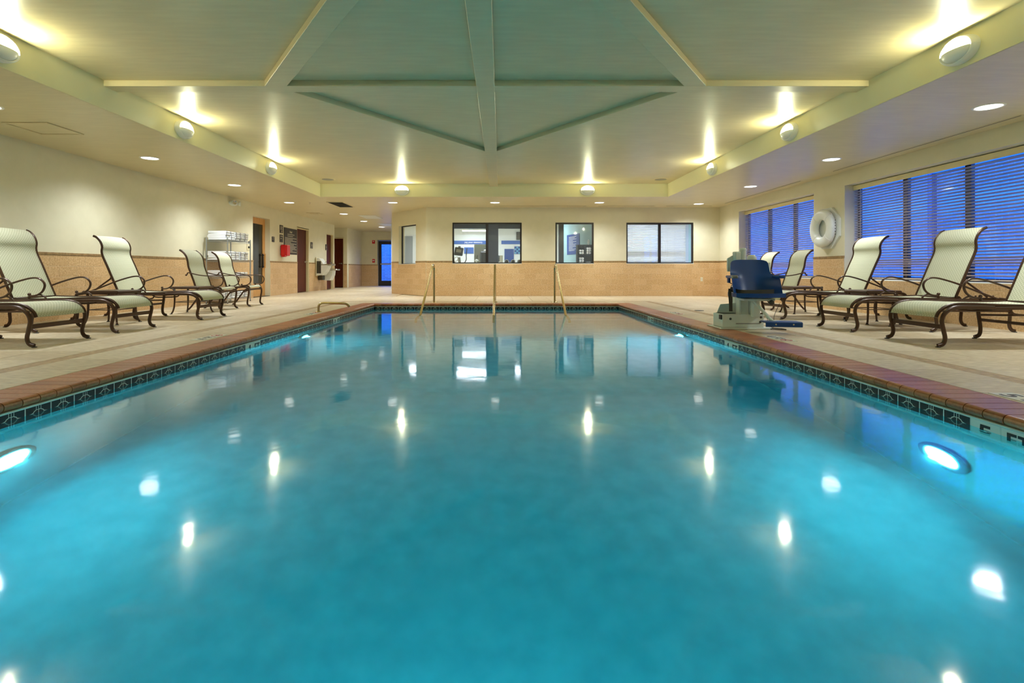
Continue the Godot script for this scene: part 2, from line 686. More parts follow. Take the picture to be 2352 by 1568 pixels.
# a wall seen from inside runs from a (left) to b (right); holes: [s0, s1, y0, y1]
func wall(called: String, label: String, a: Vector2, b: Vector2, thick: float, high: float, holes: Array, tiled: bool, paint := "wall_paint", s_from := 0.0) -> Node3D:
	var root := thing(called, label, "wall", Vector3.ZERO, 0, "", "structure")
	root.transform = frame_of(a, b)
	var long := a.distance_to(b)
	var rects := [[0.0, long, 0.0, high]]
	for h in holes:
		var next := []
		for r in rects:
			next.append_array(minus(r, h))
		rects = next
	var st := sm()
	for r in rects:
		box(st, Vector3((r[0] + r[1]) / 2, (r[2] + r[3]) / 2, -thick / 2), Vector3(r[1] - r[0], r[3] - r[2], thick))
	part(root, "wall_body", st, M[paint])
	if not tiled:
		return root
	var bed := sm()
	var rail := sm()
	for r in rects:
		if r[2] < 0.95:
			var top := minf(r[3], 0.957)
			box(bed, Vector3((r[0] + r[1]) / 2, (r[2] + top) / 2, 0.0052), Vector3(r[1] - r[0], top - r[2], 0.0104))
		if r[2] < 0.96 and r[3] > 1.0:
			box(rail, Vector3((r[0] + r[1]) / 2, 0.979, 0.009), Vector3(r[1] - r[0], 0.044, 0.018), 0.004)
			box(rail, Vector3((r[0] + r[1]) / 2, 0.979, 0.019), Vector3(r[1] - r[0], 0.014, 0.010), 0.003)
			box(rail, Vector3((r[0] + r[1]) / 2, 0.996, 0.013), Vector3(r[1] - r[0], 0.012, 0.026), 0.003)
	part(root, "grout_bed", bed, M.grout)
	part(root, "chair_rail", rail, M.accent_strip)
	var w := 0.33
	var h := 0.1594
	for row in 6:
		var s := -w * 0.5 * (row % 2)
		while s < long:
			var s0 := maxf(maxf(s, s_from), 0.0)
			var s1 := minf(s + w, long)
			if s1 - s0 > 0.02:
				var bits := [[s0, s1, row * h, (row + 1) * h]]
				for q in holes:
					var next := []
					for r in bits:
						next.append_array(minus(r, q))
					bits = next
				for r in bits:
					if r[1] - r[0] < 0.025 or r[3] - r[2] < 0.02:
						continue
					var o := MeshInstance3D.new()
					o.name = "wall_tile"
					o.mesh = tile_mesh(w, h, 0.012, 0.002)
					o.material_override = M["wall_tile_%d" % rng.randi_range(0, 2)]
					root.add_child(o, true)
					o.position = Vector3((r[0] + r[1]) / 2, (r[2] + r[3]) / 2, 0.0125)
					o.scale = Vector3((r[1] - r[0] - 0.003) / w, (r[3] - r[2] - 0.003) / h, 1)
			s += w
	return root


func structure() -> void:
	# ---- deck
	var floor_ := thing("floor", "beige stone tile pool deck with a tan border strip", "floor", Vector3.ZERO, 0, "", "structure")
	var cx0 := PX0 - COPE
	var cx1 := PX1 + COPE
	var cd0 := PD0 - COPE
	var cd1 := PD1 + COPE
	var st := sm()
	bb(st, -8.1, cx0, -0.25, -0.011, -3.2, 25.0)
	bb(st, cx1, 6.5, -0.25, -0.011, -3.2, 25.0)
	bb(st, cx0, cx1, -0.25, -0.011, cd1, 25.0)
	bb(st, cx0, cx1, -0.25, -0.011, -3.2, cd0)
	part(floor_, "slab", st, M.grout)
	var rects := []
	var strip := []
	var a := 0.50
	var b := 0.64
	var p := 0.46
	# first course beside the coping, then the strip
	for side in [[cx0 - a, cx0], [cx1, cx1 + a]]:
		var d := cd0 - a
		while d < cd1 + a - 0.01:
			rects.append([side[0], side[1], d, minf(d + p, cd1 + a)])
			d += p
	var x := cx0
	while x < cx1 - 0.01:
		rects.append([x, minf(x + p, cx1), cd1, cd1 + a])
		rects.append([x, minf(x + p, cx1), cd0 - a, cd0])
		x += p
	for side in [[cx0 - b, cx0 - a], [cx1 + a, cx1 + b]]:
		var d := cd0 - a
		while d < cd1 + a - 0.01:
			strip.append([side[0], side[1], d, minf(d + p, cd1 + a)])
			d += p
	x = cx0 - b
	while x < cx1 + b - 0.01:
		strip.append([x, minf(x + p, cx1 + b), cd1 + a, cd1 + b])
		x += p
	var field := [[DECK_L, cx0 - b, -3.0, cd1 + b], [cx1 + b, DECK_R, -3.0, cd1 + b], [DECK_L, DECK_R, cd1 + b, 15.08], [-6.6, -3.0, 15.08, 24.68]]
	for f in field:
		var d: float = f[2]
		while d < f[3] - 0.02:
			if f[0] < 0 and f[1] < 0:
				var xx: float = f[1]
				while xx > f[0] + 0.02:
					rects.append([maxf(xx - p, f[0]), xx, d, minf(d + p, f[3])])
					xx -= p
			else:
				var xx: float = f[0]
				while xx < f[1] - 0.02:
					rects.append([xx, minf(xx + p, f[1]), d, minf(d + p, f[3])])
					xx += p
			d += p
	var ranked := []
	for r in rects:
		var mx: float = (r[0] + r[1]) / 2
		var md: float = (r[2] + r[3]) / 2
		var seen := md > 1.0 and absf(mx) / md < 1.02
		ranked.append([(r[1] - r[0]) * (r[3] - r[2]) / (md * md * md) if seen else 0.0, r])
	ranked.sort_custom(func(q, w): return q[0] > w[0])
	var up := Basis(Vector3(1, 0, 0), Vector3(0, 0, -1), Vector3(0, 1, 0))
	var tm := tile_mesh(p, p, 0.012, 0.0025)
	var rest := []
	for i in ranked.size():
		var r: Array = ranked[i][1]
		var xf := Transform3D(up.scaled_local(Vector3((r[1] - r[0] - 0.005) / p, (r[3] - r[2] - 0.005) / p, 1)), V((r[0] + r[1]) / 2, 0.0, (r[2] + r[3]) / 2))
		if i < 250:
			var o := MeshInstance3D.new()
			o.name = "deck_tile"
			o.mesh = tm
			o.material_override = M["deck_tile_%d" % rng.randi_range(0, 2)]
			floor_.add_child(o, true)
			o.transform = xf
		else:
			rest.append(xf)
	var mm := MultiMesh.new()
	mm.transform_format = MultiMesh.TRANSFORM_3D
	mm.mesh = tm
	mm.instance_count = rest.size()
	for i in rest.size():
		mm.set_instance_transform(i, rest[i])
	var far := MultiMeshInstance3D.new()
	far.name = "far_deck_tiles"
	far.multimesh = mm
	far.material_override = M.deck_tile_0
	far.set_meta("kind", "stuff")
	floor_.add_child(far)
	for r in strip:
		var o := MeshInstance3D.new()
		o.name = "border_tile"
		o.mesh = tm
		o.material_override = M.accent_strip
		floor_.add_child(o, true)
		o.transform = Transform3D(up.scaled_local(Vector3((r[1] - r[0] - 0.005) / p, (r[3] - r[2] - 0.005) / p, 1)), V((r[0] + r[1]) / 2, -0.001, (r[2] + r[3]) / 2))

	# ---- walls (from inside: left end to right end)
	wall("wall_left", "cream wall over a running-bond tan tile wainscot, with three doors", Vector2(DECK_L, -3.0), Vector2(DECK_L, 21.0), 0.2, SOFFIT, [[17.09, 18.13, 0, 2.19], [20.15, 21.2, 0, 2.15], [23.05, 23.85, 0, 2.12]], true, "wall_paint", 9.0)
	wall("wall_back", "cream wall with three dark framed windows into lit rooms", Vector2(-2.13, 15.1), Vector2(DECK_R, 15.1), 0.2, SOFFIT, [[0.75, 2.73, 0.914, 2.096], [3.693, 4.788, 0.914, 2.096], [5.718, 7.635, 0.914, 2.096]], true)
	wall("wall_angled", "short angled cream wall with one narrow window", Vector2(-3.43, 16.7), Vector2(-2.13, 15.1), 0.2, SOFFIT, [[0.44, 1.49, 0.914, 2.096]], true)
	wall("wall_right", "cream window wall with deep reveals and tan tile wainscot", Vector2(DECK_R, 15.1), Vector2(DECK_R, -3.0), 0.3, SOFFIT, [[1.22, 4.54, 0.565, 2.275], [5.49, 8.9, 0.565, 2.275]], true)
	wall("wall_front", "plain cream wall behind the near end of the pool", Vector2(DECK_R + 0.3, -3.0), Vector2(-8.1, -3.0), 0.2, SOFFIT, [], false)
	wall("wall_service", "plain wall of the unlit rooms behind the left doors", Vector2(-8.05, -3.0), Vector2(-8.05, 24.7), 0.1, SOFFIT, [], false)
	wall("wall_service_end", "plain end wall of the unlit rooms", Vector2(-8.05, 24.7), Vector2(-6.7, 24.7), 0.1, SOFFIT, [], false)
	wall("wall_exit", "cream wall at the corridor end round the glass exit door", Vector2(-6.5, 24.7), Vector2(-4.75, 24.7), 0.2, SOFFIT, [[0.78, 1.72, 0, 2.11]], true)
	wall("wall_corridor", "slanted corridor wall beyond the angled window", Vector2(-4.75, 24.7), Vector2(-3.43, 16.7), 0.15, SOFFIT, [], false)
	wall("wall_passage", "cream return wall with a narrow brown door", Vector2(-7.9, 22.4), Vector2(-6.5, 22.4), 0.2, SOFFIT, [[0.36, 1.25, 0, 2.12]], true)
	wall("wall_hall", "short tiled wall between the passage and the exit", Vector2(-6.5, 22.6), Vector2(-6.5, 24.7), 0.2, SOFFIT, [], true)
	wall("wall_recess", "end wall of the side passage", Vector2(-7.9, 21.0), Vector2(-7.9, 22.4), 0.15, SOFFIT, [], false)
	wall("wall_nook", "back of the tiled wall inside the side passage", Vector2(-6.8, 21.0), Vector2(-7.9, 21.0), 0.15, SOFFIT, [], false)

	# ---- ceilings
	var soffit := thing("ceiling", "cream dropped ceiling band round the raised tray", "ceiling", Vector3.ZERO, 0, "", "structure")
	st = sm()
	bb(st, -8.1, -4.42, SOFFIT, 2.95, -3.2, 25.0)
	bb(st, 4.10, 6.6, SOFFIT, 2.95, -3.2, 12.95)
	bb(st, -4.42, 6.6, SOFFIT, 2.95, 12.95, 25.0)
	bb(st, -4.42, 4.10, SOFFIT, 2.95, -3.2, -1.5)
	part(soffit, "soffit", st, M.ceiling_paint)
	for q in [[-4.42, -4.41, -1.5, 12.95], [4.09, 4.10, -1.5, 12.95], [-4.41, 4.09, 12.94, 12.95], [-4.41, 4.09, -1.5, -1.49]]:
		part(soffit, "fascia_board", bb(sm(), q[0], q[1], SOFFIT + 0.002, TRAY, q[2], q[3]), M.fascia_paint)
	var tray := thing("ceiling_tray", "raised ceiling tray with a diamond and cross of shallow beams", "ceiling", Vector3.ZERO, 0, "", "structure")
	part(tray, "tray_panel", bb(sm(), -4.42, 4.10, TRAY, 2.95, -1.5, 12.95), M.ceiling_paint)
	var bw := 0.205
	var y0 := 2.782
	var mx := -0.17
	var cd := 5.98
	part(tray, "beam", bb(sm(), mx - bw / 2, mx + bw / 2, y0, TRAY, -1.5, 12.95, 0.004), M.ceiling_paint)
	part(tray, "beam", bb(sm(), -4.42, 4.10, y0 + 0.0008, TRAY, cd - bw / 2, cd + bw / 2, 0.004), M.ceiling_paint)
	var k := 0
	for s in [-1.0, 1.0]:
		for e in [-1.0, 1.0]:
			k += 1
			var from := Vector2(mx + s * 2.40, cd)
			var to := Vector2(mx, cd + e * 3.45)
			var dir := (to - from).normalized()
			from -= dir * 0.10
			to += dir * 0.06
			var mid := (from + to) / 2
			var turn := atan2(-(to.y - from.y) * -1.0, to.x - from.x)
			part(tray, "beam", box(sm(), V(mid.x, (y0 + TRAY) / 2 + 0.0008 * (1 + k) / 2, mid.y), Vector3(from.distance_to(to), TRAY - y0, bw), 0.004, Basis(Vector3.UP, turn)), M.ceiling_paint)
	# hatch, vents, speakers, sprinklers
	var hatch := thing("access_hatch", "square ceiling access hatch near the camera on the left soffit", "hatch", V(-5.77, SOFFIT, 6.69))
	part(hatch, "frame", frame_ring(0.56, 0.57, 0.03, 0.012), M.ceiling_paint)
	part(hatch, "panel", bx(Vector3(0, -0.003, 0), Vector3(0.47, 0.006, 0.48), 0.002), M.ceiling_paint)
	var vent := thing("ceiling_vent", "dark louvred ceiling return vent over the left deck", "vent", V(-4.36, SOFFIT, 14.45))
	part(vent, "frame", frame_ring(0.44, 1.14, 0.03, 0.012), M.ceiling_paint)
	for i in 22:
		part(vent, "louvre", box(sm(), Vector3(0, -0.006, -0.51 + i * 0.0486), Vector3(0.37, 0.004, 0.040), 0.001, Basis(Vector3.RIGHT, 0.5)), M.dark_louvre)
	part(vent, "backing", bx(Vector3(0, -0.001, 0), Vector3(0.38, 0.002, 1.08)), M.black_plastic)
	vent = thing("ceiling_vent", "small cream ceiling diffuser beside the left wall", "vent", V(-5.85, SOFFIT, 16.7))
	part(vent, "frame", frame_ring(0.42, 0.42, 0.03, 0.012), M.ceiling_paint)
	part(vent, "frame", frame_ring(0.26, 0.26, 0.04, 0.02), M.ceiling_paint)
	part(vent, "plate", bx(Vector3(0, -0.010, 0), Vector3(0.13, 0.006, 0.13), 0.002), M.ceiling_paint)
	for q in [[-4.37, 17.8, 0.55, "nearer", "first"], [-4.42, 20.9, 0.6, "farther", "second"]]:
		var t := thing("ceiling_panel", "unlit pale ceiling light panel in the corridor, %s from the pool" % q[4], "light panel", V(q[0], SOFFIT, q[1]), 0, "corridor ceiling panels")
		part(t, "frame", frame_ring(q[2], q[2] * 2, 0.03, 0.014), M.white_paint)
		part(t, "diffuser", bx(Vector3(0, -0.004, 0), Vector3(q[2] - 0.06, 0.008, q[2] * 2 - 0.06), 0.002), M.mirror_panel if M.has("mirror_panel") else M.white_plastic)
	for q in [[-4.02, 12.3, "left"], [3.72, 12.3, "right"]]:
		var t := thing("ceiling_speaker", "round ceiling speaker grille in the tray's far %s corner" % q[2], "speaker", V(q[0], TRAY, q[1]), 0, "tray speakers")
		part(t, "bezel", lathe(sm(), [[0.0, -0.004], [0.14, -0.006], [0.16, -0.012], [0.17, 0.0]], 24, Transform3D()), M.ceiling_paint)
		part(t, "grille", lathe(sm(), [[0.0, -0.010], [0.132, -0.009], [0.135, -0.004]], 24, Transform3D()), M.grey_metal)
	for q in [[-5.05, 14.0, "beside the dark ceiling vent"]]:
		var t := thing("sprinkler", "small fire sprinkler head %s" % q[2], "sprinkler", V(q[0], SOFFIT, q[1]))
		part(t, "plate", lathe(sm(), [[0.0, -0.008], [0.03, -0.006], [0.035, 0.0]], 16, Transform3D()), M.steel)
		part(t, "stem", tube(sm(), [Vector3(0, -0.006, 0), Vector3(0, -0.045, 0)], 0.006), M.steel)
		part(t, "deflector", lathe(sm(), [[0.0, -0.05], [0.018, -0.05], [0.018, -0.046], [0.0, -0.046]], 12, Transform3D()), M.steel)
	for q in [[6.02, 6.1, 9.6, 0.0, "above the large right window"], [6.02, 10.6, 14.2, 0.0, "above the far right window"]]:
		var t := thing("slot_diffuser", "thin linear air slot in the soffit %s" % q[4], "vent", V(q[0], SOFFIT, (q[1] + q[2]) / 2), 0, "linear slots")
		part(t, "rim", bx(Vector3(0, -0.002, 0), Vector3(0.05, 0.004, q[2] - q[1]), 0.001), M.ceiling_paint)
		part(t, "slot", bx(Vector3(0, -0.0045, 0), Vector3(0.016, 0.002, q[2] - q[1] - 0.04)), M.dark_louvre)
	for q in [[-0.2, 2.4, "over the first back window"], [2.7, 4.3, "over the middle of the back wall"], [4.6, 5.9, "over the blind covered back window"]]:
		var t := thing("slot_diffuser", "thin linear air slot in the soffit %s" % q[2], "vent", V((q[0] + q[1]) / 2, SOFFIT, 14.75), 0, "linear slots")
		part(t, "rim", bx(Vector3(0, -0.002, 0), Vector3(q[1] - q[0], 0.004, 0.05), 0.001), M.ceiling_paint)
		part(t, "slot", bx(Vector3(0, -0.0045, 0), Vector3(q[1] - q[0] - 0.04, 0.002, 0.016)), M.dark_louvre)

	# ---- outside, beyond the windows
	solid("ground", bb(sm(), 6.6, 30, -0.4, -0.15, -12, 45), M.asphalt, "dark paved yard outside the right windows", "ground", "", "structure")
	solid("ground", bb(sm(), -12, 6.4, -0.4, -0.15, 25.05, 45), M.asphalt, "dark paved yard outside the exit door", "ground", "", "structure")
	var nb := thing("neighbour_building", "blue dusk lit brick building across the yard, seen through the blinds", "building")
	part(nb, "brick_wall", bb(sm(), 12, 12.4, -0.15, 3.4, -6, 40), M.far_brick)
	part(nb, "parapet_cap", bb(sm(), 11.95, 12.45, 3.4, 3.48, -6, 40), M.grey_paint)
	part(nb, "downspout", bb(sm(), 11.86, 12.0, -0.15, 3.4, 14.55, 14.7), M.slate_paint)
	nb = thing("yard_wall", "blue dusk lit brick wall outside the glass exit door", "wall")
	part(nb, "brick_wall", bb(sm(), -9, 0, -0.15, 3.6, 28.0, 28.3), M.far_brick)
	part(nb, "wall_cap", bb(sm(), -9, 0, 3.6, 3.68, 27.95, 28.35), M.grey_paint)


func frame_ring(w: float, h: float, rim: float, th: float) -> SurfaceTool:
	var st := sm()
	box(st, Vector3(0, -th / 2, -h / 2 + rim / 2), Vector3(w, th, rim), 0.003)
	box(st, Vector3(0, -th / 2, h / 2 - rim / 2), Vector3(w, th, rim), 0.003)
	box(st, Vector3(-w / 2 + rim / 2, -th / 2, 0), Vector3(rim, th, h - 2 * rim), 0.003)
	box(st, Vector3(w / 2 - rim / 2, -th / 2, 0), Vector3(rim, th, h - 2 * rim), 0.003)
	return st


# ---------------------------------------------------------------- lamps
func lamp_on(parent: Node3D, l: Light3D, at: Vector3, c: Color, energy: float, size: float) -> void:
	l.name = "lamp_light"
	l.light_color = c
	l.light_energy = energy
	l.light_size = size
	l.shadow_enabled = true
	parent.add_child(l)
	l.position = at


const E_DOWN := 6.6
const E_SCONCE := 1.0
const E_POOL := 0.72
const E_GYM := 5.5


func room_lamps() -> void:
	# recessed downlights
	var spots := []
	var far_name := ["nearest the camera", "second from the camera", "third from the camera", "fourth from the camera", "in the far corner"]
	var ds := [3.05, 5.77, 8.46, 11.15, 14.03]
	for i in 5:
		spots.append([-5.61, ds[i], "left soffit, %s" % far_name[i]])
	ds = [3.05, 5.8, 8.56, 11.33, 14.3]
	for i in 5:
		spots.append([5.35, ds[i], "right soffit, %s" % far_name[i]])
	spots.append([-2.86, 14.03, "far soffit, left of the back wall"])
	spots.append([-0.15, 14.03, "far soffit above the double gym window"])
	spots.append([2.62, 14.03, "far soffit above the small gym window"])
	spots.append([-5.0, 16.86, "corridor soffit, first from the pool"])
	spots.append([-5.02, 19.4, "corridor soffit, second from the pool"])
	spots.append([-4.95, 22.0, "corridor soffit, nearest the exit door"])
	var trim := done(lathe(sm(), [[0.118, -0.001], [0.118, -0.004], [0.128, -0.009], [0.142, -0.005], [0.146, 0.0]], 28, Transform3D()))
	var lens := done(lathe(sm(), [[0.0, -0.003], [0.119, -0.003], [0.12, 0.0]], 28, Transform3D()))
	for q in spots:
		var t := thing("downlight", "round white recessed downlight in the " + q[2], "downlight", V(q[0], SOFFIT, q[1]), 0, "recessed downlights")
		part(t, "trim_ring", trim, M.white_paint)
		part(t, "lens", lens, M.downlight_lens)
		var l := SpotLight3D.new()
		l.spot_angle = 74.0
		l.spot_angle_attenuation = 1.0
		l.spot_range = 30.0
		l.spot_attenuation = 2.0
		lamp_on(t, l, Vector3(0, -0.02, 0), Color(0.95, 0.98, 1.0), E_DOWN, 0.118)
		l.rotation.x = -PI / 2
	# half-shaded oval wall lights on the tray's fascia
	var base := done(lathe(sm(), [[1.0, 0.0], [1.0, 0.035], [0.965, 0.055], [0.90, 0.066], [0.84, 0.064], [0.82, 0.050]], 40, Transform3D(Basis(Vector3.RIGHT, Vector3(0, 0, 1), Vector3(0, -1, 0)), Vector3.ZERO), 0.185, 0.122))
	var dome := [[0.83, 0.050], [0.76, 0.072], [0.62, 0.090], [0.40, 0.104], [0.18, 0.110], [0.0, 0.111]]
	var upper := done(half_dome(dome, true))
	var lower := done(half_dome(dome, false))
	var rows := []
	for i in 4:
		var w: String = ["nearest the front wall", "at the picture's edge", "above the loungers", "above the chairs"][i]
		rows.append([V(-4.41, 2.685, [1.9, 4.62, 7.33, 10.1][i]), PI / 2, "left fascia " + w])
		rows.append([V(4.09, 2.685, [1.9, 4.69, 7.45, 10.17][i]), -PI / 2, "right fascia " + (["nearest the front wall", "nearest the picture's corner", "above the loungers", "above the chairs"][i])])
	rows.append([V(-2.41, 2.685, 12.94), 0.0, "far fascia, left of the centre beam"])
	rows.append([V(2.12, 2.685, 12.94), 0.0, "far fascia, right of the centre beam"])
	for q in rows:
		var t := thing("wall_sconce", "oval white half shaded uplight on the " + q[2], "wall light", q[0], q[1], "fascia uplights")
		part(t, "base", base, M.white_plastic)
		part(t, "lens", upper, M.sconce_lens)
		part(t, "lower_shade", lower, M.white_plastic)
		# the bulb sits inside the glowing lens; the rim and the lower shade cut its light off
		var l := OmniLight3D.new()
		l.omni_range = 30.0
		l.omni_attenuation = 2.0
		lamp_on(t, l, Vector3(0, 0.035, 0.078), Color(1.0, 1.0, 0.82), E_SCONCE, 0.02)


# upper or lower half of an oval dome that stands out along +z
func half_dome(prof: Array, top: bool) -> SurfaceTool:
	var st := sm()
	var n := 20
	for i in prof.size() - 1:
		st.set_smooth_group(1)
		for k in n:
			var q := []
			for e in [[i, k], [i, k + 1], [i + 1, k + 1], [i + 1, k]]:
				var a: float = PI * e[1] / n * (1.0 if top else -1.0)
				q.append(Vector3(cos(a) * prof[e[0]][0] * 0.185, sin(a) * prof[e[0]][0] * 0.122 + (0.0008 if top else -0.0008), prof[e[0]][1]))
			quad(st, q[0], q[1], q[2], q[3], Vector3(0, 0, 0.0))
	return st


# ---------------------------------------------------------------- furniture
func P3(pts: Array, z: float) -> Array:
	var out := []
	for q in pts:
		out.append(Vector3(q[0], q[1], z))
	return out


func bent(pts: Array, z: float, rx: float, ry: float, taper: Array = [], n := 10, per := 5) -> SurfaceTool:
	return sweep(sm(), smooth_path(P3(pts, z), per), ring(rx, ry, n), Vector3(0, 0, 1), true, taper)


func glide(st: SurfaceTool, x: float, z: float) -> SurfaceTool:
	return lathe(st, [[0.0, 0.0], [0.022, 0.0], [0.022, 0.006], [0.012, 0.010], [0.0, 0.012]], 12, Transform3D(Basis(), Vector3(x, 0, z)))


# local axes: +x towards the foot end, front legs at x = 0
func make_chaise(label: String) -> Node3D:
	var t := thing("chaise_lounge", label, "lounge chair", Vector3.ZERO, 0, "sling chaise lounges")
	var seat := [[-1.20, 0.400], [-0.95, 0.392], [-0.6, 0.398], [-0.30, 0.410], [-0.14, 0.408], [-0.04, 0.385], [0.025, 0.335], [0.05, 0.285]]
	var back := [[-1.205, 0.415], [-1.285, 0.60], [-1.37, 0.80], [-1.435, 0.945], [-1.452, 1.02], [-1.446, 1.09], [-1.472, 1.165], [-1.525, 1.225], [-1.575, 1.25]]
	part(t, "seat", sling(smooth_path(P3(seat, 0), 4), 0.585), M.sling_cloth)
	part(t, "backrest", sling(smooth_path(P3(back, 0), 4), 0.585), M.sling_cloth)
	for s in [-1.0, 1.0]:
		part(t, "seat_rail", bent(seat, s * 0.30, 0.012, 0.017), M.bronze)
		part(t, "back_rail", bent(back, s * 0.30, 0.012, 0.017), M.bronze)
		var leg := part(t, "leg", bent([[-0.48, 0.378], [-0.25, 0.385], [-0.10, 0.378], [-0.015, 0.335], [0.022, 0.26], [0.008, 0.17], [-0.008, 0.09], [0.012, 0.035], [0.062, 0.016]], s * 0.333, 0.015, 0.021), M.bronze)
		part(leg, "foot_glide", glide(sm(), 0.062, s * 0.333), M.black_plastic)
		leg = part(t, "leg", bent([[-0.92, 0.395], [-0.925, 0.30], [-0.94, 0.19], [-0.95, 0.10], [-0.935, 0.04], [-0.885, 0.016]], s * 0.333, 0.015, 0.021), M.bronze)
		part(leg, "foot_glide", glide(sm(), -0.885, s * 0.333), M.black_plastic)
		leg = part(t, "leg", bent([[-1.70, 0.392], [-1.79, 0.375], [-1.825, 0.30], [-1.82, 0.17], [-1.815, 0.08], [-1.84, 0.03], [-1.88, 0.016]], s * 0.333, 0.015, 0.021), M.bronze)
		part(leg, "foot_glide", glide(sm(), -1.88, s * 0.333), M.black_plastic)
		part(t, "base_rail", bent([[-0.46, 0.372], [-0.9, 0.378], [-1.3, 0.385], [-1.72, 0.392]], s * 0.333, 0.012, 0.016), M.bronze)
		part(t, "lower_rail", bent([[-0.94, 0.255], [-1.4, 0.252], [-1.82, 0.25]], s * 0.333, 0.009, 0.012), M.bronze)
		part(t, "pivot_loop", bent([[-0.66, 0.372], [-0.67, 0.335], [-0.72, 0.312], [-0.9, 0.305], [-1.05, 0.31], [-1.12, 0.36]], s * 0.31, 0.008, 0.010), M.bronze)
		part(t, "back_strut", bent([[-1.315, 0.625], [-1.42, 0.55], [-1.60, 0.42]], s * 0.275, 0.008, 0.012), M.bronze)
		var notch := sm()
		for i in 4:
			box(notch, Vector3(-1.46 - i * 0.07, 0.415, s * 0.275), Vector3(0.018, 0.04, 0.014), 0.003, Basis(Vector3(0, 0, 1), 0.5))
		box(notch, Vector3(-1.56, 0.398, s * 0.275), Vector3(0.34, 0.018, 0.012), 0.003)
		part(t, "notched_bar", notch, M.bronze)
		var arm := part(t, "armrest", bent([[-1.64, 0.405], [-1.45, 0.475], [-1.22, 0.565], [-1.05, 0.620], [-0.92, 0.648], [-0.835, 0.635], [-0.782, 0.575], [-0.800, 0.500], [-0.860, 0.452], [-0.925, 0.437], [-0.962, 0.445]], s * 0.345, 0.015, 0.011, [], 10, 6), M.bronze)
		var scroll := sm()
		for y in [0.456, 0.420]:
			lathe(scroll, ball(0.019, 0.016), 12, Transform3D(Basis(Vector3(1, 0, 0), PI / 2), Vector3(-0.962, y, s * 0.345)))
		part(arm, "scroll", scroll, M.bronze)
		part(arm, "arm_bracket", bent([[-0.885, 0.446], [-0.83, 0.452], [-0.785, 0.43], [-0.755, 0.395]], s * 0.345, 0.010, 0.010), M.bronze)
	part(t, "stretcher", box(sm(), Vector3(0.004, 0.195, 0), Vector3(0.020, 0.044, 0.65), 0.005), M.bronze)
	part(t, "stretcher", box(sm(), Vector3(-0.94, 0.205, 0), Vector3(0.018, 0.030, 0.65), 0.005), M.bronze)
	part(t, "stretcher", box(sm(), Vector3(-1.82, 0.25, 0), Vector3(0.018, 0.030, 0.65), 0.005), M.bronze)
	part(t, "cross_tube", tube(sm(), [Vector3(-1.205, 0.405, -0.31), Vector3(-1.205, 0.405, 0.31)], 0.011), M.bronze)
	part(t, "cross_tube", tube(sm(), [Vector3(-1.32, 0.625, -0.30), Vector3(-1.32, 0.625, 0.30)], 0.010), M.bronze)
	return t


func ball(r: float, h: float) -> Array:
	var out := []
	for i in 9:
		var a := PI * i / 8 - PI / 2
		out.append([cos(a) * r, sin(a) * h])
	out[0][0] = 0.0
	out[8][0] = 0.0
	return out


# high-backed sling armchair, +x forward, front legs at x = 0
func make_chair(label: String) -> Node3D:
	var t := thing("sling_armchair", label, "chair", Vector3.ZERO, 0, "high backed sling armchairs")
	var seat := [[-0.44, 0.405], [-0.30, 0.392], [-0.15, 0.405], [-0.05, 0.422], [0.01, 0.412], [0.035, 0.38]]
	var back := [[-0.435, 0.40], [-0.475, 0.53], [-0.53, 0.68], [-0.572, 0.80], [-0.588, 0.90], [-0.612, 0.985], [-0.665, 1.06], [-0.735, 1.11]]
	part(t, "seat", sling(smooth_path(P3(seat, 0), 4), 0.50), M.sling_cloth)
	part(t, "backrest", sling(smooth_path(P3(back, 0), 4), 0.50), M.sling_cloth)
	for s in [-1.0, 1.0]:
		part(t, "seat_rail", bent(seat, s * 0.258, 0.011, 0.015), M.bronze)
		part(t, "back_rail", bent(back, s * 0.258, 0.011, 0.018), M.bronze)
		var leg := part(t, "leg", bent([[-0.22, 0.385], [-0.06, 0.395], [0.02, 0.365], [0.035, 0.28], [0.015, 0.16], [0.005, 0.07], [0.025, 0.028], [0.06, 0.015]], s * 0.285, 0.013, 0.018), M.bronze)
		part(leg, "foot_glide", glide(sm(), 0.06, s * 0.285), M.black_plastic)
		leg = part(t, "leg", bent([[-0.20, 0.370], [-0.32, 0.31], [-0.41, 0.20], [-0.49, 0.09], [-0.545, 0.03], [-0.58, 0.015]], s * 0.285, 0.013, 0.016), M.bronze)
		part(leg, "foot_glide", glide(sm(), -0.58, s * 0.285), M.black_plastic)
		var arm := part(t, "armrest", bent([[-0.575, 0.655], [-0.560, 0.690], [-0.48, 0.675], [-0.34, 0.645], [-0.18, 0.632], [-0.03, 0.635], [0.055, 0.610], [0.085, 0.545], [0.055, 0.470], [-0.02, 0.432], [-0.09, 0.428]], s * 0.295, 0.014, 0.010, [], 10, 6), M.bronze)
		var scroll := sm()
		for q in [[-0.592, 0.648], [-0.105, 0.444], [-0.105, 0.412]]:
			lathe(scroll, ball(0.018, 0.016), 12, Transform3D(Basis(Vector3(1, 0, 0), PI / 2), Vector3(q[0], q[1], s * 0.295)))
		part(arm, "scroll", scroll, M.bronze)
		part(t, "lower_rail", bent([[0.02, 0.335], [-0.18, 0.318], [-0.36, 0.27]], s * 0.285, 0.009, 0.011), M.bronze)
	part(t, "apron", box(sm(), Vector3(0.030, 0.345, 0), Vector3(0.020, 0.036, 0.55), 0.005), M.bronze)
	part(t, "cross_tube", tube(sm(), [Vector3(-0.44, 0.395, -0.27), Vector3(-0.44, 0.395, 0.27)], 0.010), M.bronze)
	part(t, "cross_tube", tube(sm(), [Vector3(-0.735, 1.11, -0.262), Vector3(-0.735, 1.11, 0.262)], 0.008), M.bronze)
	return t


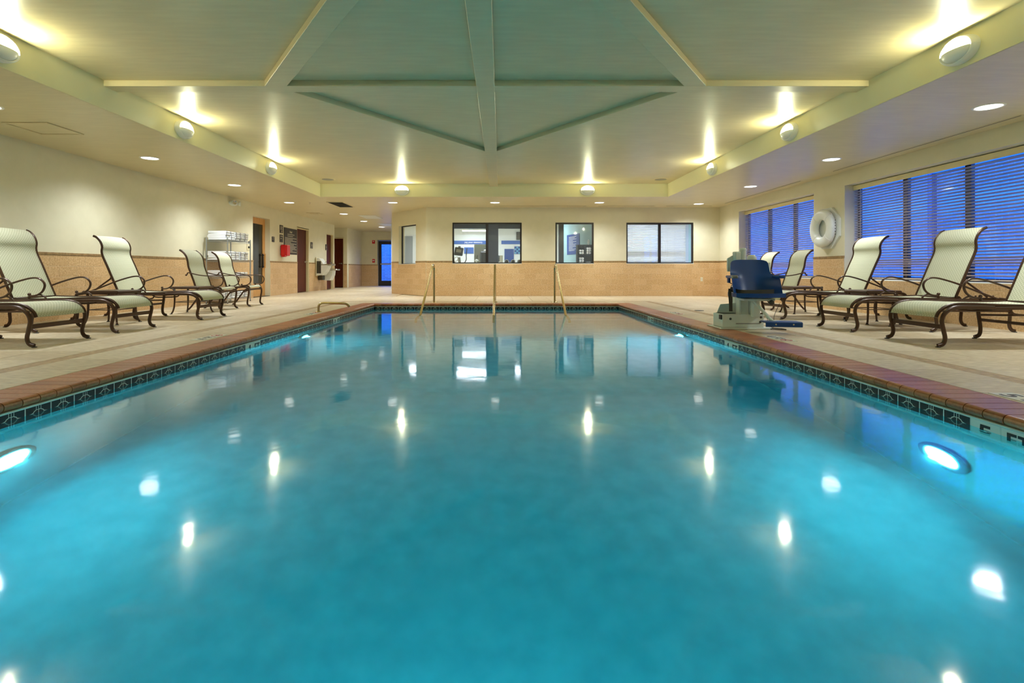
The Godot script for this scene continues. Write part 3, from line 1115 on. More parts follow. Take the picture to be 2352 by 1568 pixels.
func make_table(label: String) -> Node3D:
	var t := thing("side_table", label, "table", Vector3.ZERO, 0, "bronze side tables")
	part(t, "table_top", box(sm(), Vector3(0, 0.452, 0), Vector3(0.47, 0.018, 0.47), 0.006), M.bronze)
	part(t, "top_rim", box(box(box(box(sm(), Vector3(0, 0.438, 0.227), Vector3(0.49, 0.034, 0.026), 0.008), Vector3(0, 0.438, -0.227), Vector3(0.49, 0.034, 0.026), 0.008), Vector3(0.227, 0.438, 0), Vector3(0.026, 0.034, 0.45), 0.008), Vector3(-0.227, 0.438, 0), Vector3(0.026, 0.034, 0.45), 0.008), M.bronze)
	for sx in [-1.0, 1.0]:
		for sz in [-1.0, 1.0]:
			var path := smooth_path([Vector3(sx * 0.195, 0.425, sz * 0.195), Vector3(sx * 0.19, 0.28, sz * 0.19), Vector3(sx * 0.195, 0.13, sz * 0.195), Vector3(sx * 0.212, 0.035, sz * 0.212), Vector3(sx * 0.228, 0.012, sz * 0.228)], 4)
			var leg := part(t, "leg", sweep(sm(), path, ring(0.015, 0.015, 8), Vector3(0, 0, 1), true, [1.25, 0.95, 0.85, 0.85]), M.bronze)
			part(leg, "foot_glide", glide(sm(), sx * 0.228, sz * 0.228), M.black_plastic)
	for s in [-1.0, 1.0]:
		part(t, "stretcher", tube(sm(), [Vector3(-0.19, 0.20, s * 0.19), Vector3(0.19, 0.20, s * 0.19)], 0.006), M.bronze)
		part(t, "stretcher", tube(sm(), [Vector3(s * 0.19, 0.20, -0.19), Vector3(s * 0.19, 0.20, 0.19)], 0.006), M.bronze)
	return t


func furniture() -> void:
	var first := make_chaise("pale sling chaise lounge nearest the camera on the left, only its foot end showing")
	first.position = V(-4.52, 0, 5.39)
	copy(first, V(-4.55, 0, 6.53), 0, "pale sling chaise lounge on the left with its backrest cut by the picture's edge")
	copy(first, V(-4.50, 0, 8.19), 0, "pale sling chaise lounge on the left between the two side tables")
	copy(first, V(4.24, 0, 5.39), PI, "pale sling chaise lounge at the right picture edge, its backrest cut off")
	copy(first, V(4.24, 0, 6.63), PI, "pale sling chaise lounge on the right in front of the large window's middle")
	copy(first, V(4.27, 0, 8.27), PI, "pale sling chaise lounge on the right just beside the life ring")
	var chair := make_chair("pale high backed sling armchair on the left beside the second side table")
	chair.position = V(-5.16, 0, 9.97)
	copy(chair, V(-5.16, 0, 11.05), 0, "pale high backed sling armchair in front of the towel rack")
	copy(chair, V(5.03, 0, 10.02), PI, "pale high backed sling armchair beside the right table, under the far window")
	copy(chair, V(5.03, 0, 11.20), PI, "pale high backed sling armchair half hidden behind the blue lift seat")
	var table := make_table("bronze square side table on the left between two chaise lounges")
	table.position = V(-5.40, 0, 7.36)
	copy(table, V(-5.30, 0, 9.10), 0, "bronze square side table on the left beside the armchairs")
	copy(table, V(5.21, 0, 7.42), 0, "bronze square side table on the right between two chaise lounges")
	copy(table, V(5.16, 0, 9.12), 0, "bronze square side table on the right beside the armchairs")
	right_wall()
	pool_lift()


# ---------------------------------------------------------------- windows and blinds
# local axes on the wall's face: x right, y up from the sill, z into the room
func window_unit(called: String, label: String, at: Vector3, turn: float, w: float, h: float, recess: float, cols: int, bar := 0.045) -> Node3D:
	var t := thing(called, label, "window", at, turn, "", "structure")
	var st := sm()
	var z := -recess
	box(st, Vector3(0, h - bar / 2, z), Vector3(w, bar, 0.05), 0.004)
	box(st, Vector3(0, bar / 2, z), Vector3(w, bar, 0.05), 0.004)
	for s in [-1.0, 1.0]:
		box(st, Vector3(s * (w - bar) / 2, h / 2, z), Vector3(bar, h - 2 * bar, 0.05), 0.004)
	part(t, "window_frame", st, M.frame_dark)
	var cell := w / cols
	for i in range(1, cols):
		part(t, "mullion", box(sm(), Vector3(-w / 2 + i * cell, h / 2, z), Vector3(bar * 1.6, h - 2 * bar, 0.06), 0.004), M.frame_dark)
	for i in cols:
		part(t, "pane", bx(Vector3(-w / 2 + (i + 0.5) * cell, h / 2, z), Vector3(cell - bar * 1.3, h - 2 * bar, 0.006)), M.glass)
	part(t, "sill", box(sm(), Vector3(0, 0.007, -recess / 2 + 0.02), Vector3(w - 0.004, 0.014, recess - 0.03), 0.003), M.white_paint)
	return t


func slat_mesh(long: float, wide: float, tilt: float) -> Mesh:
	var st := sm()
	var sec := PackedVector2Array()
	for i in 5:
		var u := float(i) / 4 - 0.5
		sec.append(Vector2(u * wide, 0.004 * (1 - 4 * u * u)))
	for i in 5:
		var u := 0.5 - float(i) / 4
		sec.append(Vector2(u * wide, 0.004 * (1 - 4 * u * u) - 0.0028))
	var turned := PackedVector2Array()
	for q in sec:
		turned.append(q.rotated(tilt))
	# section x is the side hint (+z of the blind), y is up
	return done(sweep(st, PackedVector3Array([Vector3(-long / 2, 0, 0), Vector3(long / 2, 0, 0)]), turned, Vector3(0, 0, 1), false))


func blind(label: String, at: Vector3, turn: float, w: float, h: float, pitch: float, tilt: float, m: Material, val: Material, val_h: float) -> Node3D:
	var t := thing("window_blind", label, "blind", at, turn, "window blinds")
	part(t, "valance", box(sm(), Vector3(0, h - val_h / 2, 0.03), Vector3(w, val_h, 0.018), 0.004), val)
	part(t, "head_rail", box(sm(), Vector3(0, h - val_h / 2, 0), Vector3(w - 0.01, val_h * 0.8, 0.04), 0.003), m)
	var open := slat_mesh(w - 0.01, 0.05, tilt)
	var shut := slat_mesh(w - 0.01, 0.05, tilt * 1.5)
	var y := h - val_h - 0.03
	var i := 0
	while y > 0.045:
		var low := y < 0.36 and y > 0.22
		var o := part(t, "slat", shut if low else open, m)
		o.position = Vector3(0, y, 0)
		y -= pitch * (0.8 if low else 1.0)
		i += 1
	part(t, "bottom_rail", box(sm(), Vector3(0, 0.022, 0), Vector3(w - 0.01, 0.018, 0.05), 0.004), m)
	var n := maxi(2, int(w / 0.55))
	for k in n + 1:
		var x := -w / 2 + 0.12 + (w - 0.24) * k / n
		var st := sm()
		for z in [-0.026, 0.026]:
			tube(st, [Vector3(x, 0.03, z), Vector3(x, h - val_h, z)], 0.0012, 4)
		part(t, "ladder_cord", st, m)
	part(t, "tilt_wand", tube(sm(), [Vector3(-w / 2 + 0.2, h - val_h, 0.045), Vector3(-w / 2 + 0.2, h * 0.38, 0.045)], 0.004, 6), m)
	return t


func right_wall() -> void:
	for q in [[10.56, 13.88, "window_1", "far right window behind the armchairs with wide dark mullions", "cream slatted blind on the far right window behind the armchairs"], [6.2, 9.61, "window_2", "large right window behind the chaise lounges with wide dark mullions", "cream slatted blind on the large right window behind the chaise lounges"]]:
		var mid: float = (q[0] + q[1]) / 2
		var w: float = q[1] - q[0]
		window_unit(q[2], q[3], V(DECK_R, 0.565, mid), -PI / 2, w, 1.71, 0.26, 3, 0.06)
		blind(q[4], V(DECK_R + 0.185, 0.58, mid), -PI / 2, w - 0.02, 1.685, 0.0445, 0.36, M.blind_slat, M.valance, 0.085)
	# life ring on its octagonal board
	var t := thing("ring_board", "white octagonal mounting board on the pier between the right windows", "board", V(DECK_R, 1.53, 10.085), -PI / 2)
	var oct := PackedVector2Array()
	for i in 8:
		oct.append(Vector2.from_angle(TAU * (i + 0.5) / 8) * 0.415)
	part(t, "board", extrude(sm(), oct, 0.04, Transform3D(Basis(), Vector3(0, 0, 0.002))), M.white_plastic)
	part(t, "hook", box(sm(), Vector3(0, 0.145, 0.038), Vector3(0.05, 0.02, 0.005), 0.004), M.white_plastic)
	t = thing("life_ring", "white life ring hanging on the octagonal board", "life ring", V(DECK_R - 0.044, 1.53, 10.085), -PI / 2)
	var path := PackedVector3Array()
	var st := sm()
	var big := 0.262
	var r := 0.102
	for i in 40:
		for j in 18:
			var q := []
			for e in [[i, j], [i + 1, j], [i + 1, j + 1], [i, j + 1]]:
				var a: float = TAU * e[0] / 40
				var b: float = TAU * e[1] / 18
				q.append(Vector3(cos(a) * (big + cos(b) * r), sin(a) * (big + cos(b) * r), 0.072 + sin(b) * 0.068))
			var ca := TAU * (i + 0.5) / 40
			st.set_smooth_group(1)
			quad(st, q[0], q[1], q[2], q[3], Vector3(cos(ca) * big, sin(ca) * big, 0.072))
	part(t, "ring", st, M.white_plastic)
	for k in 4:
		var a := TAU * (k + 0.5) / 4
		var band := sm()
		var loop := PackedVector3Array()
		for j in 19:
			var b := TAU * j / 18
			loop.append(Vector3(cos(a) * (big + cos(b) * (r + 0.002)), sin(a) * (big + cos(b) * (r + 0.002)), 0.072 + sin(b) * 0.070))
		sweep(band, loop, rect2(0.05, 0.004), Vector3(-sin(a), cos(a), 0), false)
		part(t, "band", band, M.white_paint)
	for k in 6:
		part(t, "rope_clip", box(sm(), Vector3(0.368, -0.13 + k * 0.052, 0.06), Vector3(0.01, 0.014, 0.014), 0.002), M.black_plastic)


# ---------------------------------------------------------------- pool lift
func pool_lift() -> void:
	var t := thing("pool_lift", "white accessible pool lift with a blue plastic seat on the coping", "pool lift", V(3.06, 0, 6.82))
	var w: Material = M.lift_paint
	part(t, "base_plate", box(sm(), Vector3(0.02, 0.008, 0), Vector3(0.66, 0.016, 0.46), 0.004), w)
	var ch := sm()
	for z in [0.14, -0.14]:
		box(ch, Vector3(0.0, 0.10, z), Vector3(0.52, 0.165, 0.012), 0.003)
	box(ch, Vector3(-0.255, 0.10, 0), Vector3(0.012, 0.165, 0.28), 0.003)
	part(t, "base_channel", ch, w)
	part(t, "channel_slot", box(sm(), Vector3(0.06, 0.065, 0.148), Vector3(0.30, 0.010, 0.006), 0.001), M.grey_metal)
	part(t, "end_cap", box(sm(), Vector3(-0.266, 0.145, 0.10), Vector3(0.02, 0.06, 0.07), 0.004), M.black_plastic)
	for q in [[-0.16, 0.125], [0.225, 0.145], [0.215, 0.085]]:
		part(t, "bolt", lathe(sm(), [[0.0, 0.012], [0.012, 0.010], [0.016, 0.0]], 12, Transform3D(Basis(Vector3(1, 0, 0), PI / 2), Vector3(q[0], q[1], 0.146))), M.dark_louvre)
	var gus := PackedVector2Array([Vector2(-0.22, 0.17), Vector2(0.22, 0.17), Vector2(0.22, 0.42), Vector2(0.12, 0.36), Vector2(0.04, 0.31), Vector2(-0.17, 0.29)])
	part(t, "gusset", extrude(sm(), gus, 0.016, Transform3D(Basis(), Vector3(0, 0, -0.15))), w)
	part(t, "mast", box(sm(), Vector3(0.07, 0.26, -0.03), Vector3(0.12, 0.28, 0.12), 0.012), w)
	part(t, "mast", box(sm(), Vector3(0.19, 0.26, 0.03), Vector3(0.10, 0.26, 0.10), 0.010), w)
	part(t, "actuator", tube(sm(), [Vector3(0.135, 0.02, -0.22), Vector3(0.165, 1.00, -0.22)], 0.042, 16), w)
	part(t, "actuator_cap", lathe(sm(), [[0.044, 0.0], [0.046, 0.015], [0.034, 0.035], [0.0, 0.042]], 16, Transform3D(Basis(), Vector3(0.165, 0.995, -0.22))), w)
	part(t, "mast_cover", box(sm(), Vector3(0.08, 0.50, -0.22), Vector3(0.075, 0.97, 0.10), 0.012), w)
	var cov := PackedVector2Array([Vector2(-0.03, 0.72), Vector2(0.08, 0.72), Vector2(0.08, 0.98), Vector2(0.05, 0.94), Vector2(0.0, 0.91), Vector2(-0.03, 0.895)])
	part(t, "side_cover", extrude(sm(), cov, 0.03, Transform3D(Basis(), Vector3(0, 0, -0.27))), w)
	part(t, "swing_arm", box(sm(), Vector3(0.24, 0.62, -0.20), Vector3(0.34, 0.05, 0.06), 0.01), w)
	part(t, "swing_hub", lathe(sm(), [[0.0, 0.0], [0.06, 0.0], [0.06, 0.05], [0.04, 0.08], [0.0, 0.085]], 18, Transform3D(Basis(), Vector3(0.30, 0.86, -0.26))), w)
	part(t, "back_bracket", box(sm(), Vector3(0.30, 0.74, -0.19), Vector3(0.42, 0.20, 0.03), 0.008), w)
	# the seat and all that turns with it: +z is where the seat faces
	var xf := Transform3D(Basis(Vector3.UP, deg_to_rad(-8)), Vector3(0.135, 0, 0.17))
	part(t, "seat_post", box(sm(), xf * Vector3(0.0, 0.27, 0.02), Vector3(0.09, 0.24, 0.09), 0.01, xf.basis), w)
	part(t, "seat_beam", box(sm(), xf * Vector3(0.0, 0.375, 0.03), Vector3(0.36, 0.03, 0.30), 0.006, xf.basis), w)
	# pan
	var pan := sm()
	var n := 8
	for i in n:
		for j in n:
			for side in 2:
				var q := []
				for e in [[i, j], [i + 1, j], [i + 1, j + 1], [i, j + 1]]:
					q.append(xf * pan_point(float(e[0]) / n * 2 - 1, float(e[1]) / n, side))
				pan.set_smooth_group(1 + side)
				quad(pan, q[0], q[1], q[2], q[3], xf * Vector3(0, 0.44 if side == 0 else 0.40, 0.06) + Vector3(0, -0.3 if side == 0 else 0.3, 0))
	pan.set_smooth_group(-1)
	for i in n:
		for e in [[i, 0, i + 1, 0], [i, n, i + 1, n], [0, i, 0, i + 1], [n, i, n, i + 1]]:
			var u0 := float(e[0]) / n * 2 - 1
			var u1 := float(e[2]) / n * 2 - 1
			quad(pan, xf * pan_point(u0, float(e[1]) / n, 0), xf * pan_point(u1, float(e[3]) / n, 0), xf * pan_point(u1, float(e[3]) / n, 1), xf * pan_point(u0, float(e[1]) / n, 1), xf * Vector3(0, 0.42, 0.06))
	part(t, "seat_pan", pan, M.blue_plastic)
	# back shell with wings
	var sh := sm()
	n = 14
	for i in n:
		for j in n:
			for side in 2:
				var q := []
				for e in [[i, j], [i + 1, j], [i + 1, j + 1], [i, j + 1]]:
					q.append(xf * shell_point(float(e[0]) / n * 2 - 1, float(e[1]) / n, side))
				sh.set_smooth_group(1 + side)
				quad(sh, q[0], q[1], q[2], q[3], xf * (shell_point(0, (j + 0.5) / n, 0) + Vector3(0, 0, -2.0 if side == 0 else 2.0)))
	sh.set_smooth_group(-1)
	for i in n:
		for e in [[i, 0, i + 1, 0], [i, n, i + 1, n], [0, i, 0, i + 1], [n, i, n, i + 1]]:
			var u0 := float(e[0]) / n * 2 - 1
			var u1 := float(e[2]) / n * 2 - 1
			quad(sh, xf * shell_point(u0, float(e[1]) / n, 0), xf * shell_point(u1, float(e[3]) / n, 0), xf * shell_point(u1, float(e[3]) / n, 1), xf * shell_point(u0, float(e[1]) / n, 1), xf * Vector3(0, 0.65, -0.16))
	part(t, "seat_back", sh, M.blue_plastic)
	for s in [-1.0, 1.0]:
		var arm := part(t, "armrest", box(sm(), xf * Vector3(s * 0.275, 0.655, -0.005), Vector3(0.075, 0.035, 0.30), 0.012, xf.basis), M.blue_plastic)
		part(arm, "arm_bracket", box(sm(), xf * Vector3(s * 0.285, 0.61, -0.10), Vector3(0.03, 0.07, 0.06), 0.006, xf.basis), M.blue_plastic)
	part(t, "arm_band", box(sm(), xf * Vector3(-0.275, 0.655, 0.12), Vector3(0.080, 0.040, 0.05), 0.012, xf.basis), M.grey_metal)
	# belt across the seat
	var belt := smooth_path([xf * Vector3(-0.285, 0.50, -0.04), xf * Vector3(-0.20, 0.468, 0.02), xf * Vector3(-0.05, 0.462, 0.03), xf * Vector3(0.12, 0.468, 0.02), xf * Vector3(0.26, 0.475, 0.0)], 6)
	var b := part(t, "seat_belt", sweep(sm(), belt, rect2(0.006, 0.055), Vector3(0, 0, 1), false), M.black_plastic)
	part(b, "belt_end", sweep(sm(), smooth_path([xf * Vector3(-0.285, 0.50, -0.04), xf * Vector3(-0.305, 0.44, 0.02), xf * Vector3(-0.298, 0.33, 0.03), xf * Vector3(-0.296, 0.22, 0.03)], 5), rect2(0.040, 0.005), xf.basis.x, false), M.dark_louvre)
	part(t, "hook_wheel", lathe(sm(), [[0.0, 0.02], [0.026, 0.016], [0.032, 0.0]], 16, Transform3D(xf.basis * Basis(Vector3(1, 0, 0), PI / 2), xf * Vector3(0.13, 0.345, 0.20))), M.dark_louvre)
	# footrest on its bent tube
	part(t, "foot_tube", sweep(sm(), smooth_path([xf * Vector3(-0.06, 0.36, 0.15), xf * Vector3(-0.03, 0.31, 0.20), xf * Vector3(0.03, 0.20, 0.33), xf * Vector3(0.07, 0.135, 0.42), xf * Vector3(0.12, 0.125, 0.46)], 6), ring(0.020, 0.020, 10), Vector3(1, 0, 0)), w)
	var fr := part(t, "footrest", box(sm(), xf * Vector3(0.14, 0.135, 0.47), Vector3(0.40, 0.018, 0.19), 0.006, xf.basis), M.blue_plastic)
	part(fr, "footrest_lip", box(sm(), xf * Vector3(0.14, 0.112, 0.562), Vector3(0.40, 0.055, 0.014), 0.004, xf.basis), M.blue_plastic)
	for s in [-0.09, 0.10]:
		part(fr, "screw", lathe(sm(), [[0.0, 0.004], [0.008, 0.003], [0.010, 0.0]], 10, Transform3D(xf.basis * Basis(Vector3(1, 0, 0), PI / 2), xf * Vector3(0.14 + s, 0.115, 0.570))), M.steel)
	# label on the post, cord to the hand control
	var lab := part(t, "warning_label", box(sm(), Vector3(0.19, 0.28, 0.082), Vector3(0.05, 0.19, 0.003)), M.white_plastic)
	var marks := sm()
	for i in 5:
		box(marks, Vector3(0.19 + (0.006 if i % 2 else -0.006), 0.37 - i * 0.035, 0.0855), Vector3(0.022, 0.010, 0.002), 0.0, Basis(Vector3(0, 0, 1), 0.5 if i % 2 else -0.5))
	part(lab, "label_print", marks, M.black_print)
	part(t, "control_cord", tube(sm(), smooth_path([Vector3(0.38, 0.33, 0.30), Vector3(0.345, 0.18, 0.24), Vector3(0.32, 0.06, 0.27), Vector3(0.30, 0.020, 0.29)], 6), 0.003, 6), M.dark_louvre)
	part(t, "control_cord", tube(sm(), smooth_path([Vector3(0.30, 0.020, 0.29), Vector3(0.275, 0.06, 0.26), Vector3(0.27, 0.14, 0.20), Vector3(0.285, 0.20, 0.14)], 6), 0.003, 6), M.dark_louvre)
	part(t, "hand_control", sweep(sm(), smooth_path([Vector3(0.27, 0.014, 0.30), Vector3(0.33, 0.016, 0.29), Vector3(0.40, 0.014, 0.31), Vector3(0.44, 0.010, 0.34)], 5), ring(0.014, 0.010, 8), Vector3(0, 0, 1), true, [0.8, 1.0, 1.1, 0.7]), M.dark_louvre)


func pan_point(u: float, v: float, side: int) -> Vector3:
	# v: 0 at the back, 1 at the front
	var half := lerpf(0.27, 0.285, v)
	var y := 0.452 - 0.018 * cos(u * PI / 2) * sin(v * PI) + 0.004 * v
	return Vector3(u * half, y - 0.05 * side, lerpf(-0.20, 0.275, v) - 0.05 * u * u * v)


func shell_point(u: float, v: float, side: int) -> Vector3:
	# v: 0 at the bottom, 1 at the top
	var half := lerpf(0.285, 0.285, v) if v < 0.42 else lerpf(0.285, 0.225, smoothstep(0.42, 0.62, v) * 0.6 + 0.4 * (v - 0.42) / 0.58)
	var wing := pow(absf(u), 2.6) * (0.24 if v < 0.42 else lerpf(0.24, 0.04, smoothstep(0.42, 0.60, v)))
	var y := 0.445 + v * 0.43
	var corner := 1.0 - 0.06 * pow(maxf(0.0, v - 0.9) / 0.1, 2.0)
	var z := -0.16 - 0.10 * v + wing + 0.05 * pow(1.0 - v, 3.0)
	return Vector3(u * half * corner, y - 0.02 * pow(absf(u), 6.0) * smoothstep(0.85, 1.0, v), z - 0.02 * side)


# ---------------------------------------------------------------- along the left wall
# things on the left wall: local x runs away from the camera, z into the room
func on_left(called: String, label: String, category: String, y: float, d: float, group := "", kind := "") -> Node3D:
	return thing(called, label, category, V(DECK_L, y, d), PI / 2, group, kind)


func left_wall_things() -> void:
	# sauna door: maple frame, smoked glass
	var t := on_left("door_1", "maple framed sauna door with a tall dark glass pane", "door", 0, 14.61, "", "structure")
	var st := sm()
	for s in [-1.0, 1.0]:
		box(st, Vector3(s * 0.4545, 1.095, -0.165), Vector3(0.13, 2.188, 0.05), 0.005)
	box(st, Vector3(0, 2.104, -0.165), Vector3(0.785, 0.17, 0.05), 0.005)
	box(st, Vector3(0, 0.18, -0.165), Vector3(0.785, 0.36, 0.05), 0.005)
	part(t, "door_frame", st, M.maple)
	part(t, "pane", bx(Vector3(0, 1.19, -0.165), Vector3(0.785, 1.66, 0.012)), M.smoked_glass)
	for q in [[0.40, 0.05, M.maple], [0.33, 0.02, M.black_plastic]]:
		var hs := sm()
		box(hs, Vector3(q[0], 1.0, -0.085 - (0.0 if q[1] > 0.03 else 0.03)), Vector3(0.03, 0.40, 0.03), 0.006)
		for y in [0.84, 1.16]:
			box(hs, Vector3(q[0], y, -0.115), Vector3(0.024, 0.024, 0.06), 0.003)
		part(t, "handle", hs, q[2])
	part(t, "threshold", box(sm(), Vector3(0, 0.005, -0.10), Vector3(1.04, 0.01, 0.2), 0.002), M.dark_louvre)
	# brown doors
	var doors := [["door_2", 17.675, 1.05, 0.0, "plain reddish brown door beside the pool rules sign"], ["door_3", 20.45, 0.80, 0.0, "plain reddish brown door behind the drinking fountain"]]
	for q in doors:
		t = on_left(q[0], q[4], "door", 0, q[1], "", "structure")
		brown_door(t, q[2], 2.12)
	t = thing("door_4", "narrow reddish brown door facing the pool in the side passage", "door", V(-7.095, 0, 22.4), 0, "", "structure")
	brown_door(t, 0.89, 2.10)
	# exit door
	t = thing("door_5", "black framed glass exit door glowing blue from the yard", "door", V(-5.25, 0, 24.7), 0, "", "structure")
	st = sm()
	for s in [-1.0, 1.0]:
		box(st, Vector3(s * 0.40, 1.05, -0.08), Vector3(0.14, 2.10, 0.06), 0.004)
	box(st, Vector3(0, 2.02, -0.08), Vector3(0.66, 0.16, 0.06), 0.004)
	box(st, Vector3(0, 0.12, -0.08), Vector3(0.66, 0.24, 0.06), 0.004)
	part(t, "door_frame", st, M.frame_dark)
	part(t, "pane", bx(Vector3(0, 1.09, -0.08), Vector3(0.66, 1.70, 0.008)), M.glass)
	part(t, "push_bar", box(sm(), Vector3(0.02, 1.02, -0.025), Vector3(0.80, 0.07, 0.05), 0.012), M.steel)
	var jamb := sm()
	for s in [-1.0, 1.0]:
		box(jamb, Vector3(s * 0.485, 1.06, 0.002), Vector3(0.045, 2.12, 0.02), 0.003)
	box(jamb, Vector3(0, 2.125, 0.002), Vector3(1.015, 0.045, 0.02), 0.003)
	part(t, "jamb", jamb, M.grey_paint)
	# fire alarm on the exit wall
	t = thing("fire_strobe", "small red fire alarm strobe high beside the exit door", "alarm", V(-5.93, 2.05, 24.7), 0)
	part(t, "body", box(sm(), Vector3(0, 0, 0.025), Vector3(0.13, 0.15, 0.05), 0.01), M.red_plastic)
	part(t, "flash_lens", box(sm(), Vector3(0, 0.02, 0.055), Vector3(0.06, 0.05, 0.02), 0.008), M.white_plastic)
	t = thing("fire_pull_station", "small red fire pull station low beside the exit door", "alarm", V(-5.93, 1.17, 24.7), 0)
	part(t, "body", box(sm(), Vector3(0, 0, 0.02), Vector3(0.12, 0.16, 0.04), 0.01), M.red_plastic)
	part(t, "pull_bar", box(sm(), Vector3(0, 0.01, 0.046), Vector3(0.085, 0.045, 0.016), 0.005), M.white_plastic)
	# controls by the sauna
	t = on_left("timer_plate", "ivory wall plate with two black timer knobs beside the sauna door", "switch", 1.40, 13.82)
	part(t, "plate", box(sm(), Vector3(0, 0, 0.006), Vector3(0.16, 0.30, 0.012), 0.004), M.ivory_plastic)
	for y in [-0.065, 0.065]:
		part(t, "knob", lathe(sm(), [[0.028, 0.0], [0.026, 0.03], [0.0, 0.034]], 14, Transform3D(Basis(Vector3(1, 0, 0), PI / 2), Vector3(0, y, 0.012))), M.black_plastic)
	# signs
	var sg := on_left("small_sign", "tiny dark door sign just right of the sauna door", "sign", 1.63, 15.33, "small wall signs")
	sign_board(sg, 0.17, 0.15, 2, 3)
	sg = on_left("small_sign", "upper of two small dark signs left of the pool rules board", "sign", 1.97, 15.90, "small wall signs")
	sign_board(sg, 0.23, 0.24, 3, 4)
	var fig := sm()
	lathe(fig, [[0.0, 0.003], [0.022, 0.002], [0.022, 0.0]], 12, Transform3D(Basis(Vector3(1, 0, 0), PI / 2), Vector3(0.02, -0.06, 0.013)))
	box(fig, Vector3(0.02, -0.095, 0.014), Vector3(0.05, 0.012, 0.002), 0.0, Basis(Vector3(0, 0, 1), 0.5))
	part(sg, "pictogram", fig, M.sign_print)
	sg = on_left("small_sign", "lower of two small dark signs left of the pool rules board", "sign", 1.69, 15.90, "small wall signs")
	sign_board(sg, 0.23, 0.23, 2, 5)
	sg = on_left("pool_rules_sign", "large dark brown pool rules board with pale lettering", "sign", 1.635, 16.60)
	part(sg, "board", box(sm(), Vector3(0, 0, 0.008), Vector3(1.02, 0.81, 0.016), 0.003), M.sign_brown)
	letters(sg, "Pool", 0.065, 0.003, Transform3D(Basis(), Vector3(0, 0.29, 0.018)), M.sign_print)
	st = sm()
	print_rows(st, -0.26, 0.28, 0.215, 0.16, 2, 0.030, 0.017, 7)
	print_rows(st, -0.45, 0.45, 0.10, -0.33, 11, 0.028, 0.017, 8)
	part(sg, "small_print", st, M.sign_print)
	for q in [[18.45, "restroom sign with a white figure right of the rules side door", 9], [20.06, "restroom sign with a white figure right of the drinking fountain", 10]]:
		sg = on_left("restroom_sign", "small dark " + q[1], "sign", 1.60, q[0] - (0.0 if q[2] == 9 else 0.06), "restroom signs")
		part(sg, "board", box(sm(), Vector3(0, 0, 0.006), Vector3(0.20, 0.22, 0.012), 0.003), M.sign_brown)
		fig = sm()
		lathe(fig, [[0.0, 0.003], [0.016, 0.002], [0.016, 0.0]], 12, Transform3D(Basis(Vector3(1, 0, 0), PI / 2), Vector3(0, 0.068, 0.012)))
		extrude(fig, PackedVector2Array([Vector2(-0.016, 0.046), Vector2(0.016, 0.046), Vector2(0.036, -0.02), Vector2(0.014, -0.02), Vector2(0.012, -0.07), Vector2(-0.012, -0.07), Vector2(-0.014, -0.02), Vector2(-0.036, -0.02)]), 0.003, Transform3D(Basis(), Vector3(0, 0, 0.011)))
		part(sg, "pictogram", fig, M.sign_print)
		part(sg, "small_print", print_rows(sm(), -0.06, 0.07, -0.09, -0.09, 1, 0.018, 0.013, q[2]), M.sign_print)
	# red emergency phone box
	t = on_left("phone_box", "red emergency phone box on the wall under the small signs", "phone box", 1.33, 15.94)
	part(t, "body", box(sm(), Vector3(0, 0, 0.09), Vector3(0.27, 0.34, 0.16), 0.03), M.red_plastic)
	part(t, "lid", box(sm(), Vector3(0.0, 0.0, 0.185), Vector3(0.25, 0.33, 0.05), 0.024), M.red_plastic)
	part(t, "hinge", tube(sm(), [Vector3(-0.125, -0.15, 0.165), Vector3(-0.125, 0.15, 0.165)], 0.016, 10), M.red_plastic)
	part(t, "latch", box(sm(), Vector3(0.135, 0, 0.16), Vector3(0.02, 0.24, 0.04), 0.006), M.clear_edge)
	part(t, "foot_rib", box(sm(), Vector3(-0.02, -0.18, 0.08), Vector3(0.16, 0.03, 0.10), 0.01), M.red_plastic)
	# emergency light with twin heads
	t = on_left("emergency_light", "white twin head emergency light high on the left wall", "emergency light", 2.38, 12.98)
	part(t, "body", lathe(sm(), [[1.0, 0.0], [1.0, 0.04], [0.85, 0.075], [0.5, 0.09], [0.0, 0.093]], 28, Transform3D(Basis(Vector3(1, 0, 0), PI / 2), Vector3(0.02, 0, 0)), 0.17, 0.062), M.white_plastic)
	for s in [-1.0, 1.0]:
		var o := Vector3(0.02 + s * 0.12, 0.005, 0.085)
		var bs := Basis(Vector3.UP, s * 0.5) * Basis(Vector3(1, 0, 0), PI / 2)
		var head := part(t, "lamp_head", lathe(sm(), [[0.0, 0.0], [0.045, 0.002], [0.058, 0.03], [0.062, 0.06], [0.055, 0.064]], 20, Transform3D(bs, o)), M.white_plastic)
		part(head, "reflector", lathe(sm(), [[0.0, 0.045], [0.03, 0.052], [0.055, 0.063]], 20, Transform3D(bs, o)), M.steel)
	fountain()
	towel_rack()


func sign_board(t: Node3D, w: float, h: float, rows: int, seed_: int) -> void:
	part(t, "board", box(sm(), Vector3(0, 0, 0.006), Vector3(w, h, 0.012), 0.003), M.sign_brown)
	part(t, "small_print", print_rows(sm(), -w * 0.34, w * 0.36, h * 0.28, -h * 0.02, rows, h * 0.11, 0.013, seed_), M.sign_print)


